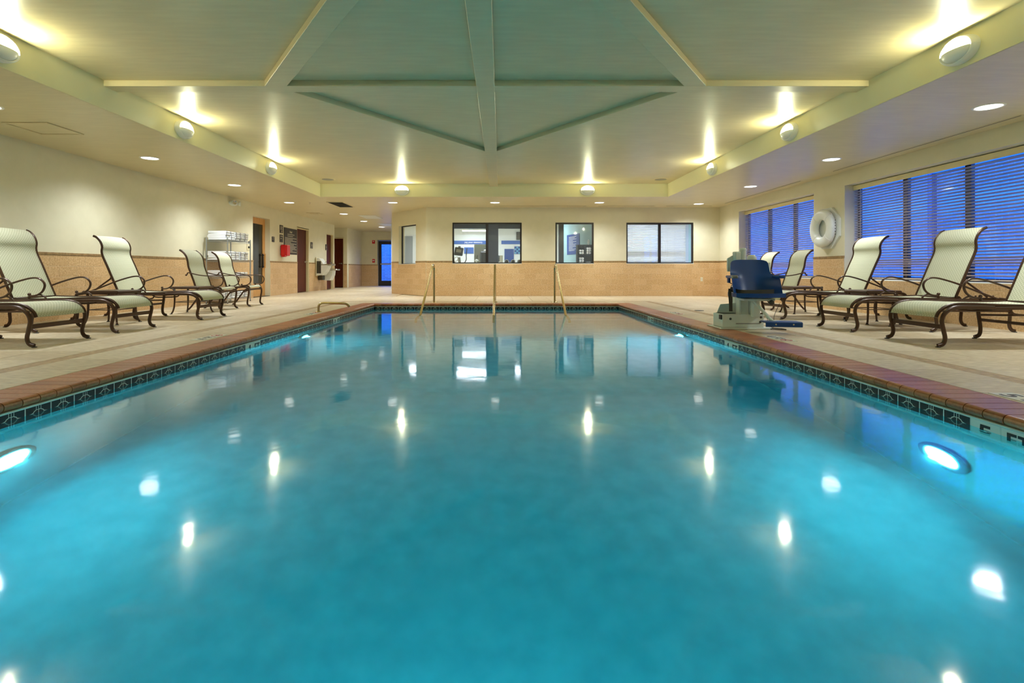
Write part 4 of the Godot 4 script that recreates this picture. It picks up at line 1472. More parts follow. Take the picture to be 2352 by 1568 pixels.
func brown_door(t: Node3D, w: float, h: float) -> void:
	part(t, "door_leaf", box(sm(), Vector3(0, h / 2 - 0.005, -0.11), Vector3(w - 0.05, h - 0.03, 0.045), 0.004), M.mahogany)
	var st := sm()
	for s in [-1.0, 1.0]:
		box(st, Vector3(s * (w / 2 - 0.0125), h / 2, -0.10), Vector3(0.025, h, 0.19), 0.003)
	box(st, Vector3(0, h - 0.010, -0.10), Vector3(w, 0.03, 0.19), 0.003)
	part(t, "jamb", st, M.valance)
	part(t, "kick_band", box(sm(), Vector3(0, 0.92, -0.086), Vector3(w * 0.62, 0.03, 0.006), 0.002), M.mahogany)
	var k := sm()
	lathe(k, [[0.034, 0.0], [0.034, 0.008], [0.012, 0.014], [0.012, 0.035], [0.028, 0.045], [0.026, 0.064], [0.0, 0.07]], 16, Transform3D(Basis(Vector3(1, 0, 0), PI / 2), Vector3(w / 2 - 0.11, 1.02, -0.088)))
	box(k, Vector3(w / 2 - 0.16, 1.02, -0.035), Vector3(0.11, 0.02, 0.016), 0.004)
	part(t, "door_handle", k, M.steel)
	for y in [0.25, 1.06, 1.86]:
		part(t, "hinge", box(sm(), Vector3(-w / 2 + 0.028, y, -0.084), Vector3(0.03, 0.10, 0.012), 0.002), M.dark_louvre)


func fountain() -> void:
	var t := on_left("drinking_fountain", "grey two level wall drinking fountain with steel basins", "drinking fountain", 0, 19.15)
	t.position.x += 0.014
	part(t, "wall_plate", box(sm(), Vector3(-0.14, 0.86, 0.026), Vector3(0.46, 0.66, 0.024), 0.004), M.ivory_plastic)
	# side profiles: x = out from the wall, y = up; pushed along the wall
	var xf := func(x: float) -> Transform3D: return Transform3D(Basis(Vector3(0, 0, 1), Vector3.UP, Vector3(-1, 0, 0)), Vector3(x, 0, 0.04))
	var tall := PackedVector2Array([Vector2(0, 0.56), Vector2(0.20, 0.56), Vector2(0.30, 0.68), Vector2(0.37, 0.82), Vector2(0.40, 0.90), Vector2(0.22, 0.96), Vector2(0.15, 1.08), Vector2(0.08, 1.16), Vector2(0, 1.16)])
	part(t, "tall_body", extrude(sm(), tall, 0.40, xf.call(0.08)), M.white_plastic)
	var low := PackedVector2Array([Vector2(0.0, 0.38), Vector2(0.14, 0.36), Vector2(0.28, 0.36), Vector2(0.36, 0.55), Vector2(0.38, 0.72), Vector2(0, 0.74)])
	part(t, "low_body", extrude(sm(), low, 0.40, xf.call(0.62)), M.white_plastic)
	part(t, "pump_box", box(sm(), Vector3(0.0, 0.46, 0.10), Vector3(0.26, 0.16, 0.16), 0.01), M.dark_louvre)
	var grill := sm()
	for i in 9:
		box(grill, Vector3(-0.325, 0.66 + i * 0.045, 0.11), Vector3(0.008, 0.030, 0.14), 0.002, Basis(Vector3(0, 0, 1), 0.4))
	box(grill, Vector3(-0.321, 0.84, 0.11), Vector3(0.004, 0.44, 0.16))
	part(t, "louvre", grill, M.dark_louvre)
	for q in [[-0.12, 0.93, "tall_basin"], [0.42, 0.755, "low_basin"]]:
		var bsn := part(t, "basin", box(sm(), Vector3(q[0], q[1], 0.36), Vector3(0.42, 0.05, 0.46), 0.02), M.steel)
		part(bsn, "bowl", lathe(sm(), [[0.0, 0.0], [0.10, 0.006], [0.13, 0.03], [0.145, 0.034]], 20, Transform3D(Basis(), Vector3(q[0], q[1] + 0.0, 0.40))), M.grey_metal)
		part(bsn, "spout", sweep(sm(), smooth_path([Vector3(q[0] + 0.1, q[1] + 0.025, 0.22), Vector3(q[0] + 0.1, q[1] + 0.09, 0.24), Vector3(q[0] + 0.08, q[1] + 0.10, 0.30)], 5), ring(0.016, 0.016, 8), Vector3(1, 0, 0)), M.steel)
		part(bsn, "push_pad", box(sm(), Vector3(q[0], q[1] - 0.01, 0.60), Vector3(0.18, 0.045, 0.02), 0.006), M.steel)


func towel_rack() -> void:
	var x0 := -6.50
	var x1 := -6.03
	var d0 := 11.68
	var d1 := 12.74
	var t := thing("towel_rack", "chrome wire shelf rack holding white pool towels", "rack", V((x0 + x1) / 2, 0, (d0 + d1) / 2))
	var w := x1 - x0
	var l := d1 - d0
	for sx in [-1.0, 1.0]:
		for sz in [-1.0, 1.0]:
			var post := part(t, "post", tube(sm(), [Vector3(sx * w / 2, 0.02, sz * l / 2), Vector3(sx * w / 2, 1.46, sz * l / 2)], 0.0135, 10), M.wire_chrome)
			part(post, "leveling_foot", lathe(sm(), [[0.0, 0.0], [0.018, 0.0], [0.016, 0.014], [0.008, 0.022]], 10, Transform3D(Basis(), Vector3(sx * w / 2, 0, sz * l / 2))), M.black_plastic)
	var levels := [0.10, 0.59, 0.965, 1.41]
	for y in levels:
		var st := sm()
		for sx in [-1.0, 1.0]:
			for dy in [0.0, -0.034]:
				tube(st, [Vector3(sx * w / 2, y + dy, -l / 2), Vector3(sx * w / 2, y + dy, l / 2)], 0.004, 6)
			var zig := PackedVector3Array()
			for i in 31:
				zig.append(Vector3(sx * w / 2, y - (0.0 if i % 2 else 0.034), -l / 2 + l * i / 30))
			tube(st, zig, 0.0024, 4)
		for sz in [-1.0, 1.0]:
			for dy in [0.0, -0.034]:
				tube(st, [Vector3(-w / 2, y + dy, sz * l / 2), Vector3(w / 2, y + dy, sz * l / 2)], 0.004, 6)
		for i in 26:
			var z := -l / 2 + l * (i + 0.5) / 26
			tube(st, [Vector3(-w / 2, y + 0.001, z), Vector3(w / 2, y + 0.001, z)], 0.0022, 4)
		part(t, "wire_shelf", st, M.wire_chrome)
	# folded towels in stacks
	var tw := 0.185
	var body := folded(0.40, 0.046, tw)
	var stripe := sm()
	box(stripe, Vector3(0.1985, 0, 0.065), Vector3(0.010, 0.036, 0.012), 0.002)
	box(stripe, Vector3(0.06, 0.0225, 0.065), Vector3(0.27, 0.0035, 0.010), 0.001)
	var stripe_mesh := done(stripe)
	var names := ["bottom", "lower middle", "upper middle", "top"]
	var nth := ["first", "second", "third", "fourth", "fifth"]
	var proto: Node3D = null
	for lv in 4:
		var stacks := 5
		for s in stacks:
			var high: int = [3, [3, 2, 2, 2, 2][s], 4, 4][lv]
			for k in high:
				var label := "white folded towel, %s up, %s stack from the camera, %s rack shelf" % [nth[k], nth[s], names[lv]]
				var at := V((x0 + x1) / 2 + rng.randf_range(-0.012, 0.012), levels[lv] + 0.004 + 0.024 + k * 0.0485, d0 + 0.085 + s * 0.212)
				var turn := rng.randf_range(-0.04, 0.04)
				if proto == null:
					proto = thing("folded_towel", label, "towel", at, turn, "folded towels on the rack")
					part(proto, "towel_body", body, M.towel)
					part(proto, "stripe", stripe_mesh, M.navy_cloth)
				else:
					copy(proto, at, turn, label)


func folded(long: float, high: float, wide: float) -> Mesh:
	var st := sm()
	# section in x (out) and y: two layers meeting in a rounded fold
	var sec := PackedVector2Array()
	for i in 7:
		var a := -PI / 2 + PI * i / 6
		sec.append(Vector2(long / 2 - high / 2 + cos(a) * high / 2, sin(a) * high / 2))
	sec.append(Vector2(-long / 2, high / 2))
	sec.append(Vector2(-long / 2, 0.002))
	sec.append(Vector2(-long / 2 + 0.04, 0.0))
	sec.append(Vector2(-long / 2, -0.002))
	sec.append(Vector2(-long / 2, -high / 2))
	return done(extrude(st, sec, wide, Transform3D(Basis(), Vector3(0, 0, -wide / 2))))


# ---------------------------------------------------------------- rooms behind the back wall
func far_rooms() -> void:
	window_unit("window_3", "narrow window in the angled wall with a white lit room behind", V(-2.13, 0.914, 15.1) + (V(-3.43, 0, 16.7) - V(-2.13, 0, 15.1)).normalized() * 1.097, angled_turn(), 1.05, 1.182, 0.12, 1, 0.03)
	window_unit("window_4", "double back window looking into the gym with the blue slogan band", V(-0.39, 0.914, 15.1), 0, 1.98, 1.182, 0.06, 2, 0.045)
	window_unit("window_5", "small square back window showing a blue poster and dark shelf", V(2.1105, 0.914, 15.1), 0, 1.095, 1.182, 0.06, 1, 0.045)
	window_unit("window_6", "back window covered by a lit white blind", V(4.5465, 0.914, 15.1), 0, 1.917, 1.182, 0.06, 2, 0.045)
	blind("white slatted blind inside the right hand back window", V(4.46, 0.93, 15.22), 0, 1.72, 1.15, 0.046, 0.5, M.blind_white, M.blind_white, 0.05)
	# gym shell
	wall("wall_gym_back", "white gym wall seen through the back windows", Vector2(-4.2, 20.3), Vector2(2.2, 20.3), 0.15, SOFFIT, [], false, "gym_paint")
	wall("wall_gym_side", "white gym wall beyond the teal one", Vector2(2.13, 20.3), Vector2(2.13, 18.3), 0.12, SOFFIT, [], false, "gym_paint")
	wall("wall_gym_right", "pale teal gym wall carrying the blue poster", Vector2(2.13, 18.3), Vector2(2.80, 15.3), 0.12, SOFFIT, [], false, "teal_paint")
	wall("wall_gym_left", "white gym side wall seen through the angled window", Vector2(-3.2, 16.75), Vector2(-4.1, 20.3), 0.05, SOFFIT, [], false, "gym_paint")
	wall("wall_office_back", "pale room wall behind the white blind", Vector2(2.75, 17.6), Vector2(DECK_R, 17.6), 0.15, SOFFIT, [], false, "lavender_paint")
	wall("wall_office_right", "pale side wall behind the white blind", Vector2(DECK_R, 17.6), Vector2(DECK_R, 15.3), 0.2, SOFFIT, [], false, "teal_paint")
	# fluorescent fittings
	var hang := thing("pendant_tube_light", "long white fluorescent light hung low above the slogan band", "ceiling light", V(-0.99, 2.20, 19.7))
	part(hang, "housing", box(sm(), Vector3(0, 0.03, 0), Vector3(0.90, 0.03, 0.10), 0.006), M.white_paint)
	part(hang, "lamp_tube", box(sm(), Vector3(0, 0, 0), Vector3(0.88, 0.03, 0.08), 0.01), M.tube_lens)
	for x in [-0.4, 0.4]:
		part(hang, "rod", tube(sm(), [Vector3(x, 0.045, 0), Vector3(x, 0.33, 0)], 0.006, 6), M.steel)
	var hl := AreaLight3D.new()
	hl.area_size = Vector2(0.88, 0.08)
	lamp_on(hang, hl, Vector3(0, -0.02, 0), Color(0.90, 0.96, 1.0), 1.0, 0.1)
	hl.rotation.x = -PI / 2
	for q in [[-0.85, 17.6, 0.0, "gym ceiling, left of the pillar"], [1.1, 17.9, 0.0, "gym ceiling, right of the pillar"], [-3.0, 18.2, 0.0, "gym ceiling near the angled window"], [4.5, 16.4, 0.0, "room behind the white blind"]]:
		var t := thing("tube_light", "white fluorescent light fitting on the " + q[3], "ceiling light", V(q[0], SOFFIT, q[1]), q[2], "fluorescent lights")
		part(t, "housing", box(sm(), Vector3(0, -0.02, 0), Vector3(1.25, 0.04, 0.16), 0.006), M.white_paint)
		part(t, "lamp_tube", box(sm(), Vector3(0, -0.055, 0), Vector3(1.2, 0.03, 0.12), 0.01), M.tube_lens)
		var l := AreaLight3D.new()
		l.area_size = Vector2(1.2, 0.12)
		lamp_on(t, l, Vector3(0, -0.075, 0), Color(0.90, 0.95, 1.0), E_GYM * (1.5 if q[0] > 3.0 else 1.0), 0.1)
		l.rotation.x = -PI / 2
	gym()


func angled_turn() -> float:
	# the angled wall's normal looks back into the pool room
	var n := Vector3(1.3, 0, 1.6).normalized().cross(Vector3.UP)
	return atan2(n.x, n.z)


func gym() -> void:
	# blue slogan band along the back wall
	var t := thing("slogan_band", "blue wall band with the white words jog your memory", "sign", V(-1.05, 1.80, 20.3))
	part(t, "band", box(sm(), Vector3(0, 0, 0.012), Vector3(1.9, 0.135, 0.02), 0.003), M.gym_blue)
	letters(t, "jog your memory.", 0.058, 0.004, Transform3D(Basis(), Vector3(0.015, 0.002, 0.024)), M.white_paint, 0.70)
	t = thing("wall_band", "blue wall band right of the dark pillar in the gym", "sign", V(0.50, 1.80, 20.3))
	part(t, "band", box(sm(), Vector3(0, 0, 0.012), Vector3(0.95, 0.135, 0.02), 0.003), M.gym_blue)
	t = thing("wall_mirror", "tall gym mirror behind the weight machine", "mirror", V(-0.55, 0.92, 20.3))
	part(t, "glass", box(sm(), Vector3(0, 0, 0.01), Vector3(0.90, 1.60, 0.012), 0.003), M.mirror)
	part(t, "edge_trim", box(sm(), Vector3(-0.46, 0, 0.012), Vector3(0.02, 1.60, 0.02), 0.003), M.grey_metal)
	t = thing("wall_picture", "plain blue wall panel behind the elliptical trainer", "panel", V(-1.22, 1.49, 20.3))
	part(t, "panel", box(sm(), Vector3(0, 0, 0.012), Vector3(0.36, 0.24, 0.02), 0.003), M.gym_blue)
	t = thing("pillar", "dark slate blue pillar standing in the gym behind the double window", "pillar", V(-0.245, 0, 16.9))
	part(t, "shaft", box(sm(), Vector3(0, 1.265, 0), Vector3(0.34, 2.53, 0.34), 0.01), M.slate_paint)
	t = thing("pillar", "dark slate pillar edge in the small gym window", "pillar", V(1.925, 0, 16.9))
	part(t, "shaft", box(sm(), Vector3(0, 1.265, 0), Vector3(0.16, 2.53, 0.16), 0.01), M.slate_paint)
	t = thing("ceiling_bulkhead", "dark slate band across the top of the gym window view", "bulkhead", V(-0.7, 0, 16.9))
	part(t, "bulkhead", box(sm(), Vector3(0, 2.14, 0), Vector3(2.9, 0.16, 0.12), 0.005), M.slate_paint)
	t = thing("television", "dark wall television at the right of the gym window", "television", V(0.78, 2.05, 20.3))
	part(t, "casing", box(sm(), Vector3(0, 0, 0.05), Vector3(0.36, 0.30, 0.06), 0.01), M.black_plastic)
	part(t, "screen", bx(Vector3(0, 0, 0.081), Vector3(0.32, 0.25, 0.004)), M.dark_louvre)
	# glass block panels: each block a piece
	for q in [[0.325, 1.30, 5, 7, "gym_deep_blue", "deep blue panel of square blocks behind the dumbbells"], [0.67, 1.50, 4, 4, "gym_sky_blue", "light blue chequered block panel under the television"]]:
		t = thing("block_panel", q[5], "panel", V(q[0], q[1], 20.28), 0, "blue block panels")
		var bw := 0.07
		part(t, "backing", bx(Vector3(0, 0, 0.004), Vector3(q[2] * bw + 0.01, q[3] * bw + 0.01, 0.008)), M.gym_blue if q[2] == 5 else M.gym_deep_blue)
		for i in q[2]:
			for j in q[3]:
				if q[2] == 4 and (i + j) % 2:
					continue
				var o := part(t, "block", tile_mesh(bw - 0.006, bw - 0.006, 0.014, 0.004), M[q[4]])
				o.position = Vector3((i - (q[2] - 1) / 2.0) * bw, (j - (q[3] - 1) / 2.0) * bw, 0.02)
	# elliptical trainer
	t = thing("elliptical_trainer", "black and grey elliptical trainer in the gym window", "exercise machine", V(-1.28, 0, 16.6))
	part(t, "base", box(sm(), Vector3(0, 0.05, -0.1), Vector3(0.5, 0.1, 1.2), 0.02), M.grey_metal)
	part(t, "mast", tube(sm(), [Vector3(0.06, 0.1, 0.0), Vector3(0.04, 0.6, 0.0), Vector3(-0.03, 1.14, 0.02)], 0.045, 10), M.grey_metal)
	part(t, "console", box(sm(), Vector3(-0.03, 1.32, 0.06), Vector3(0.27, 0.27, 0.06), 0.02, Basis(Vector3(0, 0, 1), -0.12) * Basis(Vector3(1, 0, 0), -0.3)), M.rubber)
	part(t, "console_top", box(sm(), Vector3(-0.01, 1.465, 0.05), Vector3(0.08, 0.04, 0.04), 0.01), M.dark_louvre)
	part(t, "console_screen", box(sm(), Vector3(-0.03, 1.34, 0.094), Vector3(0.15, 0.10, 0.004), 0.0, Basis(Vector3(0, 0, 1), -0.12) * Basis(Vector3(1, 0, 0), -0.3)), M.grey_metal)
	part(t, "grip", tube(sm(), smooth_path([Vector3(-0.05, 1.16, 0.06), Vector3(-0.14, 1.13, 0.10), Vector3(-0.17, 1.05, 0.12), Vector3(-0.12, 1.01, 0.10), Vector3(-0.05, 1.09, 0.06)], 5), 0.013, 8), M.white_plastic)
	for s in [-1.0, 1.0]:
		part(t, "handle", tube(sm(), smooth_path([Vector3(s * 0.2, 0.55, 0.0), Vector3(s * 0.14, 0.90, 0.06), Vector3(s * 0.20, 1.06, 0.05), Vector3(s * 0.20, 1.22, 0.02), Vector3(s * 0.22, 1.42, 0.0)], 5), 0.014, 8), M.rubber)
		part(t, "pedal_arm", box(sm(), Vector3(s * 0.14, 0.22, -0.2), Vector3(0.08, 0.05, 0.8), 0.01), M.rubber)
	# weight machine
	t = thing("weight_machine", "black padded weight machine in front of the gym mirror", "exercise machine", V(-0.52, 0, 17.6))
	part(t, "frame", box(box(box(sm(), Vector3(0, 0.06, 0), Vector3(0.8, 0.08, 0.9), 0.02), Vector3(-0.28, 0.6, 0.1), Vector3(0.06, 1.0, 0.06), 0.01), Vector3(0.28, 0.6, 0.1), Vector3(0.06, 1.0, 0.06), 0.01), M.white_plastic)
	part(t, "back_pad", box(sm(), Vector3(0.02, 1.10, 0.12), Vector3(0.36, 0.52, 0.10), 0.04), M.rubber)
	part(t, "seat_pad", box(sm(), Vector3(0.02, 0.52, 0.3), Vector3(0.36, 0.10, 0.36), 0.03), M.rubber)
	part(t, "head_cover", box(sm(), Vector3(0.02, 1.38, 0.10), Vector3(0.12, 0.06, 0.06), 0.015), M.white_plastic)
	part(t, "side_grip", box(box(sm(), Vector3(-0.27, 1.06, 0.2), Vector3(0.14, 0.025, 0.03), 0.008), Vector3(0.30, 1.06, 0.2), Vector3(0.14, 0.025, 0.03), 0.008), M.white_plastic)
	t = thing("exercise_ball", "dark exercise ball with a pale stripe beside the pillar", "ball", V(-0.10, 0, 18.6))
	part(t, "ball_stand", tube(sm(), [Vector3(0, 0, 0), Vector3(0, 1.02, 0)], 0.03, 10), M.grey_metal)
	part(t, "ball", lathe(sm(), ball(0.12, 0.12), 20, Transform3D(Basis(), Vector3(0, 1.14, 0))), M.rubber)
	t = thing("towel_dispenser", "white upright dispenser right of the dark pillar", "dispenser", V(0.02, 0, 16.6))
	part(t, "stand", box(sm(), Vector3(0, 0.35, 0), Vector3(0.10, 0.70, 0.10), 0.02), M.grey_metal)
	part(t, "canister", tube(sm(), [Vector3(0, 0.70, 0), Vector3(0, 1.20, 0)], 0.05, 14), M.white_plastic)
	# dumbbells on a rack
	t = thing("dumbbell_rack", "low metal dumbbell rack under the blue block panels", "rack", V(0.42, 0, 17.2))
	part(t, "shelf", box(sm(), Vector3(0, 0.92, 0), Vector3(0.75, 0.04, 0.30), 0.01), M.grey_metal)
	for s in [-1.0, 1.0]:
		part(t, "upright", box(sm(), Vector3(s * 0.34, 0.45, 0), Vector3(0.05, 0.90, 0.28), 0.01), M.grey_metal)
	for i in 3:
		var at := V(0.19 + i * 0.21, 1.013, 17.14)
		var label: String = ["leftmost dumbbell with white edged heads on the gym rack", "middle dumbbell with white edged heads on the gym rack", "rightmost dumbbell with white edged heads on the gym rack"][i]
		t = thing("dumbbell", label, "dumbbell", at, 0, "gym dumbbells")
		for z in [-0.11, 0.11]:
			var hd := part(t, "head", lathe(sm(), [[0.0, -0.035], [0.066, -0.035], [0.072, -0.02], [0.072, 0.02], [0.066, 0.035], [0.0, 0.035]], 18, Transform3D(Basis(Vector3(1, 0, 0), PI / 2), Vector3(0, 0, z))), M.rubber)
			part(hd, "head_ring", lathe(sm(), [[0.055, 0.037], [0.055, 0.0395], [0.068, 0.0395], [0.068, 0.035]], 18, Transform3D(Basis(Vector3(1, 0, 0), PI / 2), Vector3(0, 0, z))), M.white_plastic)
		part(t, "grip", tube(sm(), [Vector3(0, 0, -0.09), Vector3(0, 0, 0.09)], 0.016, 8), M.steel)
	# poster, clock and shelf on the teal wall
	var face := frame_of(Vector2(2.13, 18.3), Vector2(2.80, 15.3))
	var turn := face.basis.get_euler().y
	t = thing("gym_poster", "blue poster with white print on the teal gym wall", "poster", face * Vector3(1.094, 1.58, 0.0), turn)
	part(t, "board", box(sm(), Vector3(0, 0, 0.008), Vector3(1.15, 0.66, 0.014), 0.003), M.gym_deep_blue)
	part(t, "small_print", print_rows(sm(), -0.38, 0.30, 0.24, -0.20, 12, 0.024, 0.016, 21), M.white_paint)
	t = thing("wall_badge", "small white ring emblem on the teal gym wall", "sign", face * Vector3(2.40, 1.58, 0.0), turn)
	part(t, "ring", lathe(sm(), [[0.05, 0.0], [0.05, 0.008], [0.075, 0.008], [0.075, 0.0]], 24, Transform3D(Basis(Vector3(1, 0, 0), PI / 2), Vector3.ZERO)), M.white_paint)
	part(t, "dot", lathe(sm(), [[0.0, 0.008], [0.025, 0.008], [0.025, 0.0]], 20, Transform3D(Basis(Vector3(1, 0, 0), PI / 2), Vector3.ZERO)), M.white_paint)
	t = thing("towel_cubby", "dark open cubby shelf holding rolled white towels in the gym", "shelf", V(2.46, 0, 15.55))
	var cs := sm()
	for x in [-0.22, 0.0, 0.22]:
		box(cs, Vector3(x, 0.735, 0), Vector3(0.02, 1.47, 0.26), 0.003)
	for y in [0.02, 0.48, 0.90, 1.19, 1.47]:
		box(cs, Vector3(0, y, 0), Vector3(0.46, 0.02, 0.26), 0.003)
	box(cs, Vector3(0, 0.735, -0.124), Vector3(0.46, 1.45, 0.012))
	part(t, "carcass", cs, M.rubber)
	var proto: Node3D = null
	var holes := ["upper left", "upper right", "lower left", "lower right"]
	var hole := -1
	for q in [[-0.10, 1.20, 2, 2], [0.11, 1.20, 2, 3], [-0.10, 0.91, 2, 3], [0.11, 0.91, 2, 1]]:
		hole += 1
		for i in q[2]:
			for j in q[3]:
				var at := V(2.46 + q[0] + (i - 0.5) * 0.072, q[1] + 0.036 + j * 0.066, 15.53)
				var label := "rolled white towel, %s column, %s up, in the %s cubby hole" % [["left", "right"][i], ["first", "second", "third"][j], holes[hole]]
				if proto == null:
					proto = thing("rolled_towel", label, "towel", at, 0, "rolled towels in the cubby")
					part(proto, "roll", lathe(sm(), [[0.0, -0.11], [0.030, -0.11], [0.034, -0.10], [0.034, 0.10], [0.030, 0.11], [0.0, 0.11]], 14, Transform3D(Basis(Vector3(1, 0, 0), PI / 2), Vector3.ZERO)), M.towel)
				else:
					copy(proto, at, 0, label)
	# grey door seen through the angled window
	t = thing("gym_door", "grey door in the white gym corner seen through the angled window", "door", V(-3.55, 0, 20.29))
	part(t, "door_leaf", box(sm(), Vector3(0, 1.02, 0.02), Vector3(0.34, 2.04, 0.04), 0.004), M.grey_paint)
	part(t, "door_handle", box(sm(), Vector3(0.12, 1.0, 0.06), Vector3(0.04, 0.02, 0.06), 0.004), M.steel)
	t = thing("wall_notice", "small blue grey notice on the white gym corner wall", "sign", V(-3.16, 1.48, 20.3))
	part(t, "board", box(sm(), Vector3(0, 0, 0.008), Vector3(0.12, 0.20, 0.014), 0.003), M.slate_paint)
	t = thing("wall_outlet", "ivory electrical outlet on the tiled back wall", "outlet", V(5.73, 0.475, 15.087))
	part(t, "plate", box(sm(), Vector3(0, 0, 0.004), Vector3(0.075, 0.118, 0.008), 0.003), M.ivory_plastic)
	for y in [-0.024, 0.024]:
		part(t, "socket", box(sm(), Vector3(0, y, 0.009), Vector3(0.032, 0.028, 0.003), 0.001), M.white_plastic)


# ---------------------------------------------------------------- the pool
func depth_at(d: float) -> float:
	return lerpf(-1.62, -1.12, clampf((d - PD0) / (PD1 - PD0), 0, 1))


func pool_things() -> void:
	var t := thing("pool_basin", "pale blue plastered swimming pool with a dark patterned waterline band", "pool", Vector3.ZERO, 0, "", "structure")
	var st := sm()
	var y0 := depth_at(PD0)
	var y1 := depth_at(PD1)
	var low := -2.0
	# walls as thick boxes, floor as a sloping slab
	bb(st, PX0 - 0.25, PX0, low, -0.06, PD0 - 0.25, PD1 + 0.25)
	bb(st, PX1, PX1 + 0.25, low, -0.06, PD0 - 0.25, PD1 + 0.25)
	bb(st, PX0, PX1, low, -0.06, PD1, PD1 + 0.25)
	bb(st, PX0, PX1, low, -0.06, PD0 - 0.25, PD0)
	var c := V((PX0 + PX1) / 2, -1.8, 6.0)
	var q := [V(PX0, y0, PD0), V(PX1, y0, PD0), V(PX1, y1, PD1), V(PX0, y1, PD1)]
	var w := []
	for v in q:
		w.append(Vector3(v.x, low, v.z))
	quad(st, q[0], q[1], q[2], q[3], c)
	quad(st, w[0], w[1], w[2], w[3], c)
	for i in 4:
		quad(st, q[i], q[(i + 1) % 4], w[(i + 1) % 4], w[i], c)
	part(t, "plaster_shell", st, M.plaster)
	# entry steps under the handrails
	for i in 4:
		part(t, "step", bb(sm(), PX0 + 0.002, PX1 - 0.002, -1.5, -0.36 - 0.21 * i, PD1 - 0.36 * (i + 1), PD1 - 0.36 * i - 0.001 * i, 0.012), M.plaster)
	# waterline tiles, mortar line and coping bricks on the four sides
	var sides := [[Vector2(PX0, PD0), Vector2(PX0, PD1)], [Vector2(PX0, PD1), Vector2(PX1, PD1)], [Vector2(PX1, PD1), Vector2(PX1, PD0)], [Vector2(PX1, PD0), Vector2(PX0, PD0)]]
	var pitch := 0.1765
	var brick := coping_brick(0.1115)
	var marks := [[[2.75, "5"], [5.98, "4"], [9.0, "3"]], [], [[2.69, "5"], [5.86, "4"], [9.07, "3"]], []]
	for k in 4:
		var a: Vector2 = sides[k][0]
		var b: Vector2 = sides[k][1]
		var xf := frame_of(a, b)
		var long := a.distance_to(b)
		part(t, "mortar_line", box(sm(), xf * Vector3(long / 2, -0.064, 0.004), Vector3(long, 0.012, 0.022), 0.003, xf.basis), M.pale_grout)
		part(t, "tile_bed", box(sm(), xf * Vector3(long / 2, -0.153, 0.0039), Vector3(long, 0.172, 0.0078), 0.0, xf.basis), M.pale_grout)
		if k == 3:
			pass
		var n := int(round(long / pitch))
		var step := long / n
		for i in n:
			var s := (i + 0.5) * step
			var text := ""
			for mk in marks[k]:
				var d: float = a.y + (b.y - a.y) * s / long
				var rel: float = (d - mk[0]) * (1.0 if k == 0 else -1.0)
				if rel > -step and rel <= 0.0:
					text = mk[1]
				elif rel > 0.0 and rel <= step:
					text = "FT"
			var o := MeshInstance3D.new()
			o.name = "depth_marker" if text else "waterline_tile"
			o.mesh = tile_mesh(step - 0.008, 0.166, 0.008, 0.001, true)
			o.material_override = M.marker_tile if text else M.waterline_tile
			t.add_child(o, true)
			o.transform = xf * Transform3D(Basis(), Vector3(s, -0.153, 0.009))
			if text:
				letters(o, text, 0.085, 0.002, Transform3D(Basis(), Vector3(0, 0.022, 0.001)), M.black_print, 0.07 if text.length() == 1 else 0.12)
		var cs := 0.1175
		var from := 0.0 if k % 2 == 0 else -COPE
		var upto := long if k % 2 == 0 else long + COPE
		var bn := int(round((upto - from) / cs))
		var bstep := (upto - from) / bn
		for i in bn:
			var o := MeshInstance3D.new()
			o.name = "coping_brick"
			o.mesh = brick
			o.material_override = M["brick_%d" % rng.randi_range(0, 2)]
			t.add_child(o, true)
			o.transform = xf * Transform3D(Basis(), Vector3(from + (i + 0.5) * bstep, 0, 0))
			o.scale = Vector3(bstep / 0.1175, 1, 1)
		part(t, "coping_mortar", box(sm(), xf * Vector3((from + upto) / 2, -0.030, -COPE / 2 - 0.006), Vector3(upto - from, 0.050, COPE - 0.014), 0.004, xf.basis), M.accent_strip)
	# the water body
	st = sm()
	var e := 0.0005
	var tw := [V(PX0 + e, WATER, PD0 + e), V(PX1 - e, WATER, PD0 + e), V(PX1 - e, WATER, PD1 - e), V(PX0 + e, WATER, PD1 - e)]
	var bw := []
	for i in 4:
		bw.append(Vector3(tw[i].x, q[i].y - 0.03, tw[i].z))
	quad(st, tw[0], tw[1], tw[2], tw[3], c)
	quad(st, bw[0], bw[1], bw[2], bw[3], V(0, -0.5, 6))
	for i in 4:
		quad(st, tw[i], tw[(i + 1) % 4], bw[(i + 1) % 4], bw[i], c)
	solid("pool_water", st, M.water, "still blue green pool water mirroring the room", "water", "", "structure")
	# underwater lamps
	for p in [[PX0, 2.98, -0.90, "left pool wall at the picture's edge", 0], [PX0, 7.46, -0.75, "left pool wall, far one", 0], [PX1, 3.09, -0.95, "right pool wall, near one", 2], [PX1, 7.55, -0.72, "right pool wall, far one", 2], [-0.1, PD0, -0.9, "near pool wall under the camera", 3]]:
		var inward: float = [PI / 2, 0.0, -PI / 2, PI][p[4]]
		var lt := thing("pool_light", "round white underwater light in the " + p[3], "pool light", V(p[0], p[2], p[1]), inward, "underwater lights")
		var turn := Transform3D(Basis(Vector3(1, 0, 0), PI / 2), Vector3.ZERO)
		part(lt, "face_ring", lathe(sm(), [[0.125, 0.012], [0.13, 0.028], [0.155, 0.026], [0.175, 0.014], [0.18, 0.0]].map(func(v): return v), 32, turn), M.steel)
		part(lt, "lens", lathe(sm(), [[0.127, 0.012], [0.10, 0.026], [0.05, 0.032], [0.0, 0.034]], 32, turn), M.pool_lens)
		var l := SpotLight3D.new()
		l.spot_angle = 86.0
		l.spot_angle_attenuation = 0.35
		l.spot_range = 30.0
		l.spot_attenuation = 2.0
		lamp_on(lt, l, Vector3(0, 0, 0.05), Color(0.90, 0.97, 1.0), E_POOL * (1.8 if p[4] == 3 else 1.0), 0.012)
		l.rotation.y = PI
		var halo := OmniLight3D.new()
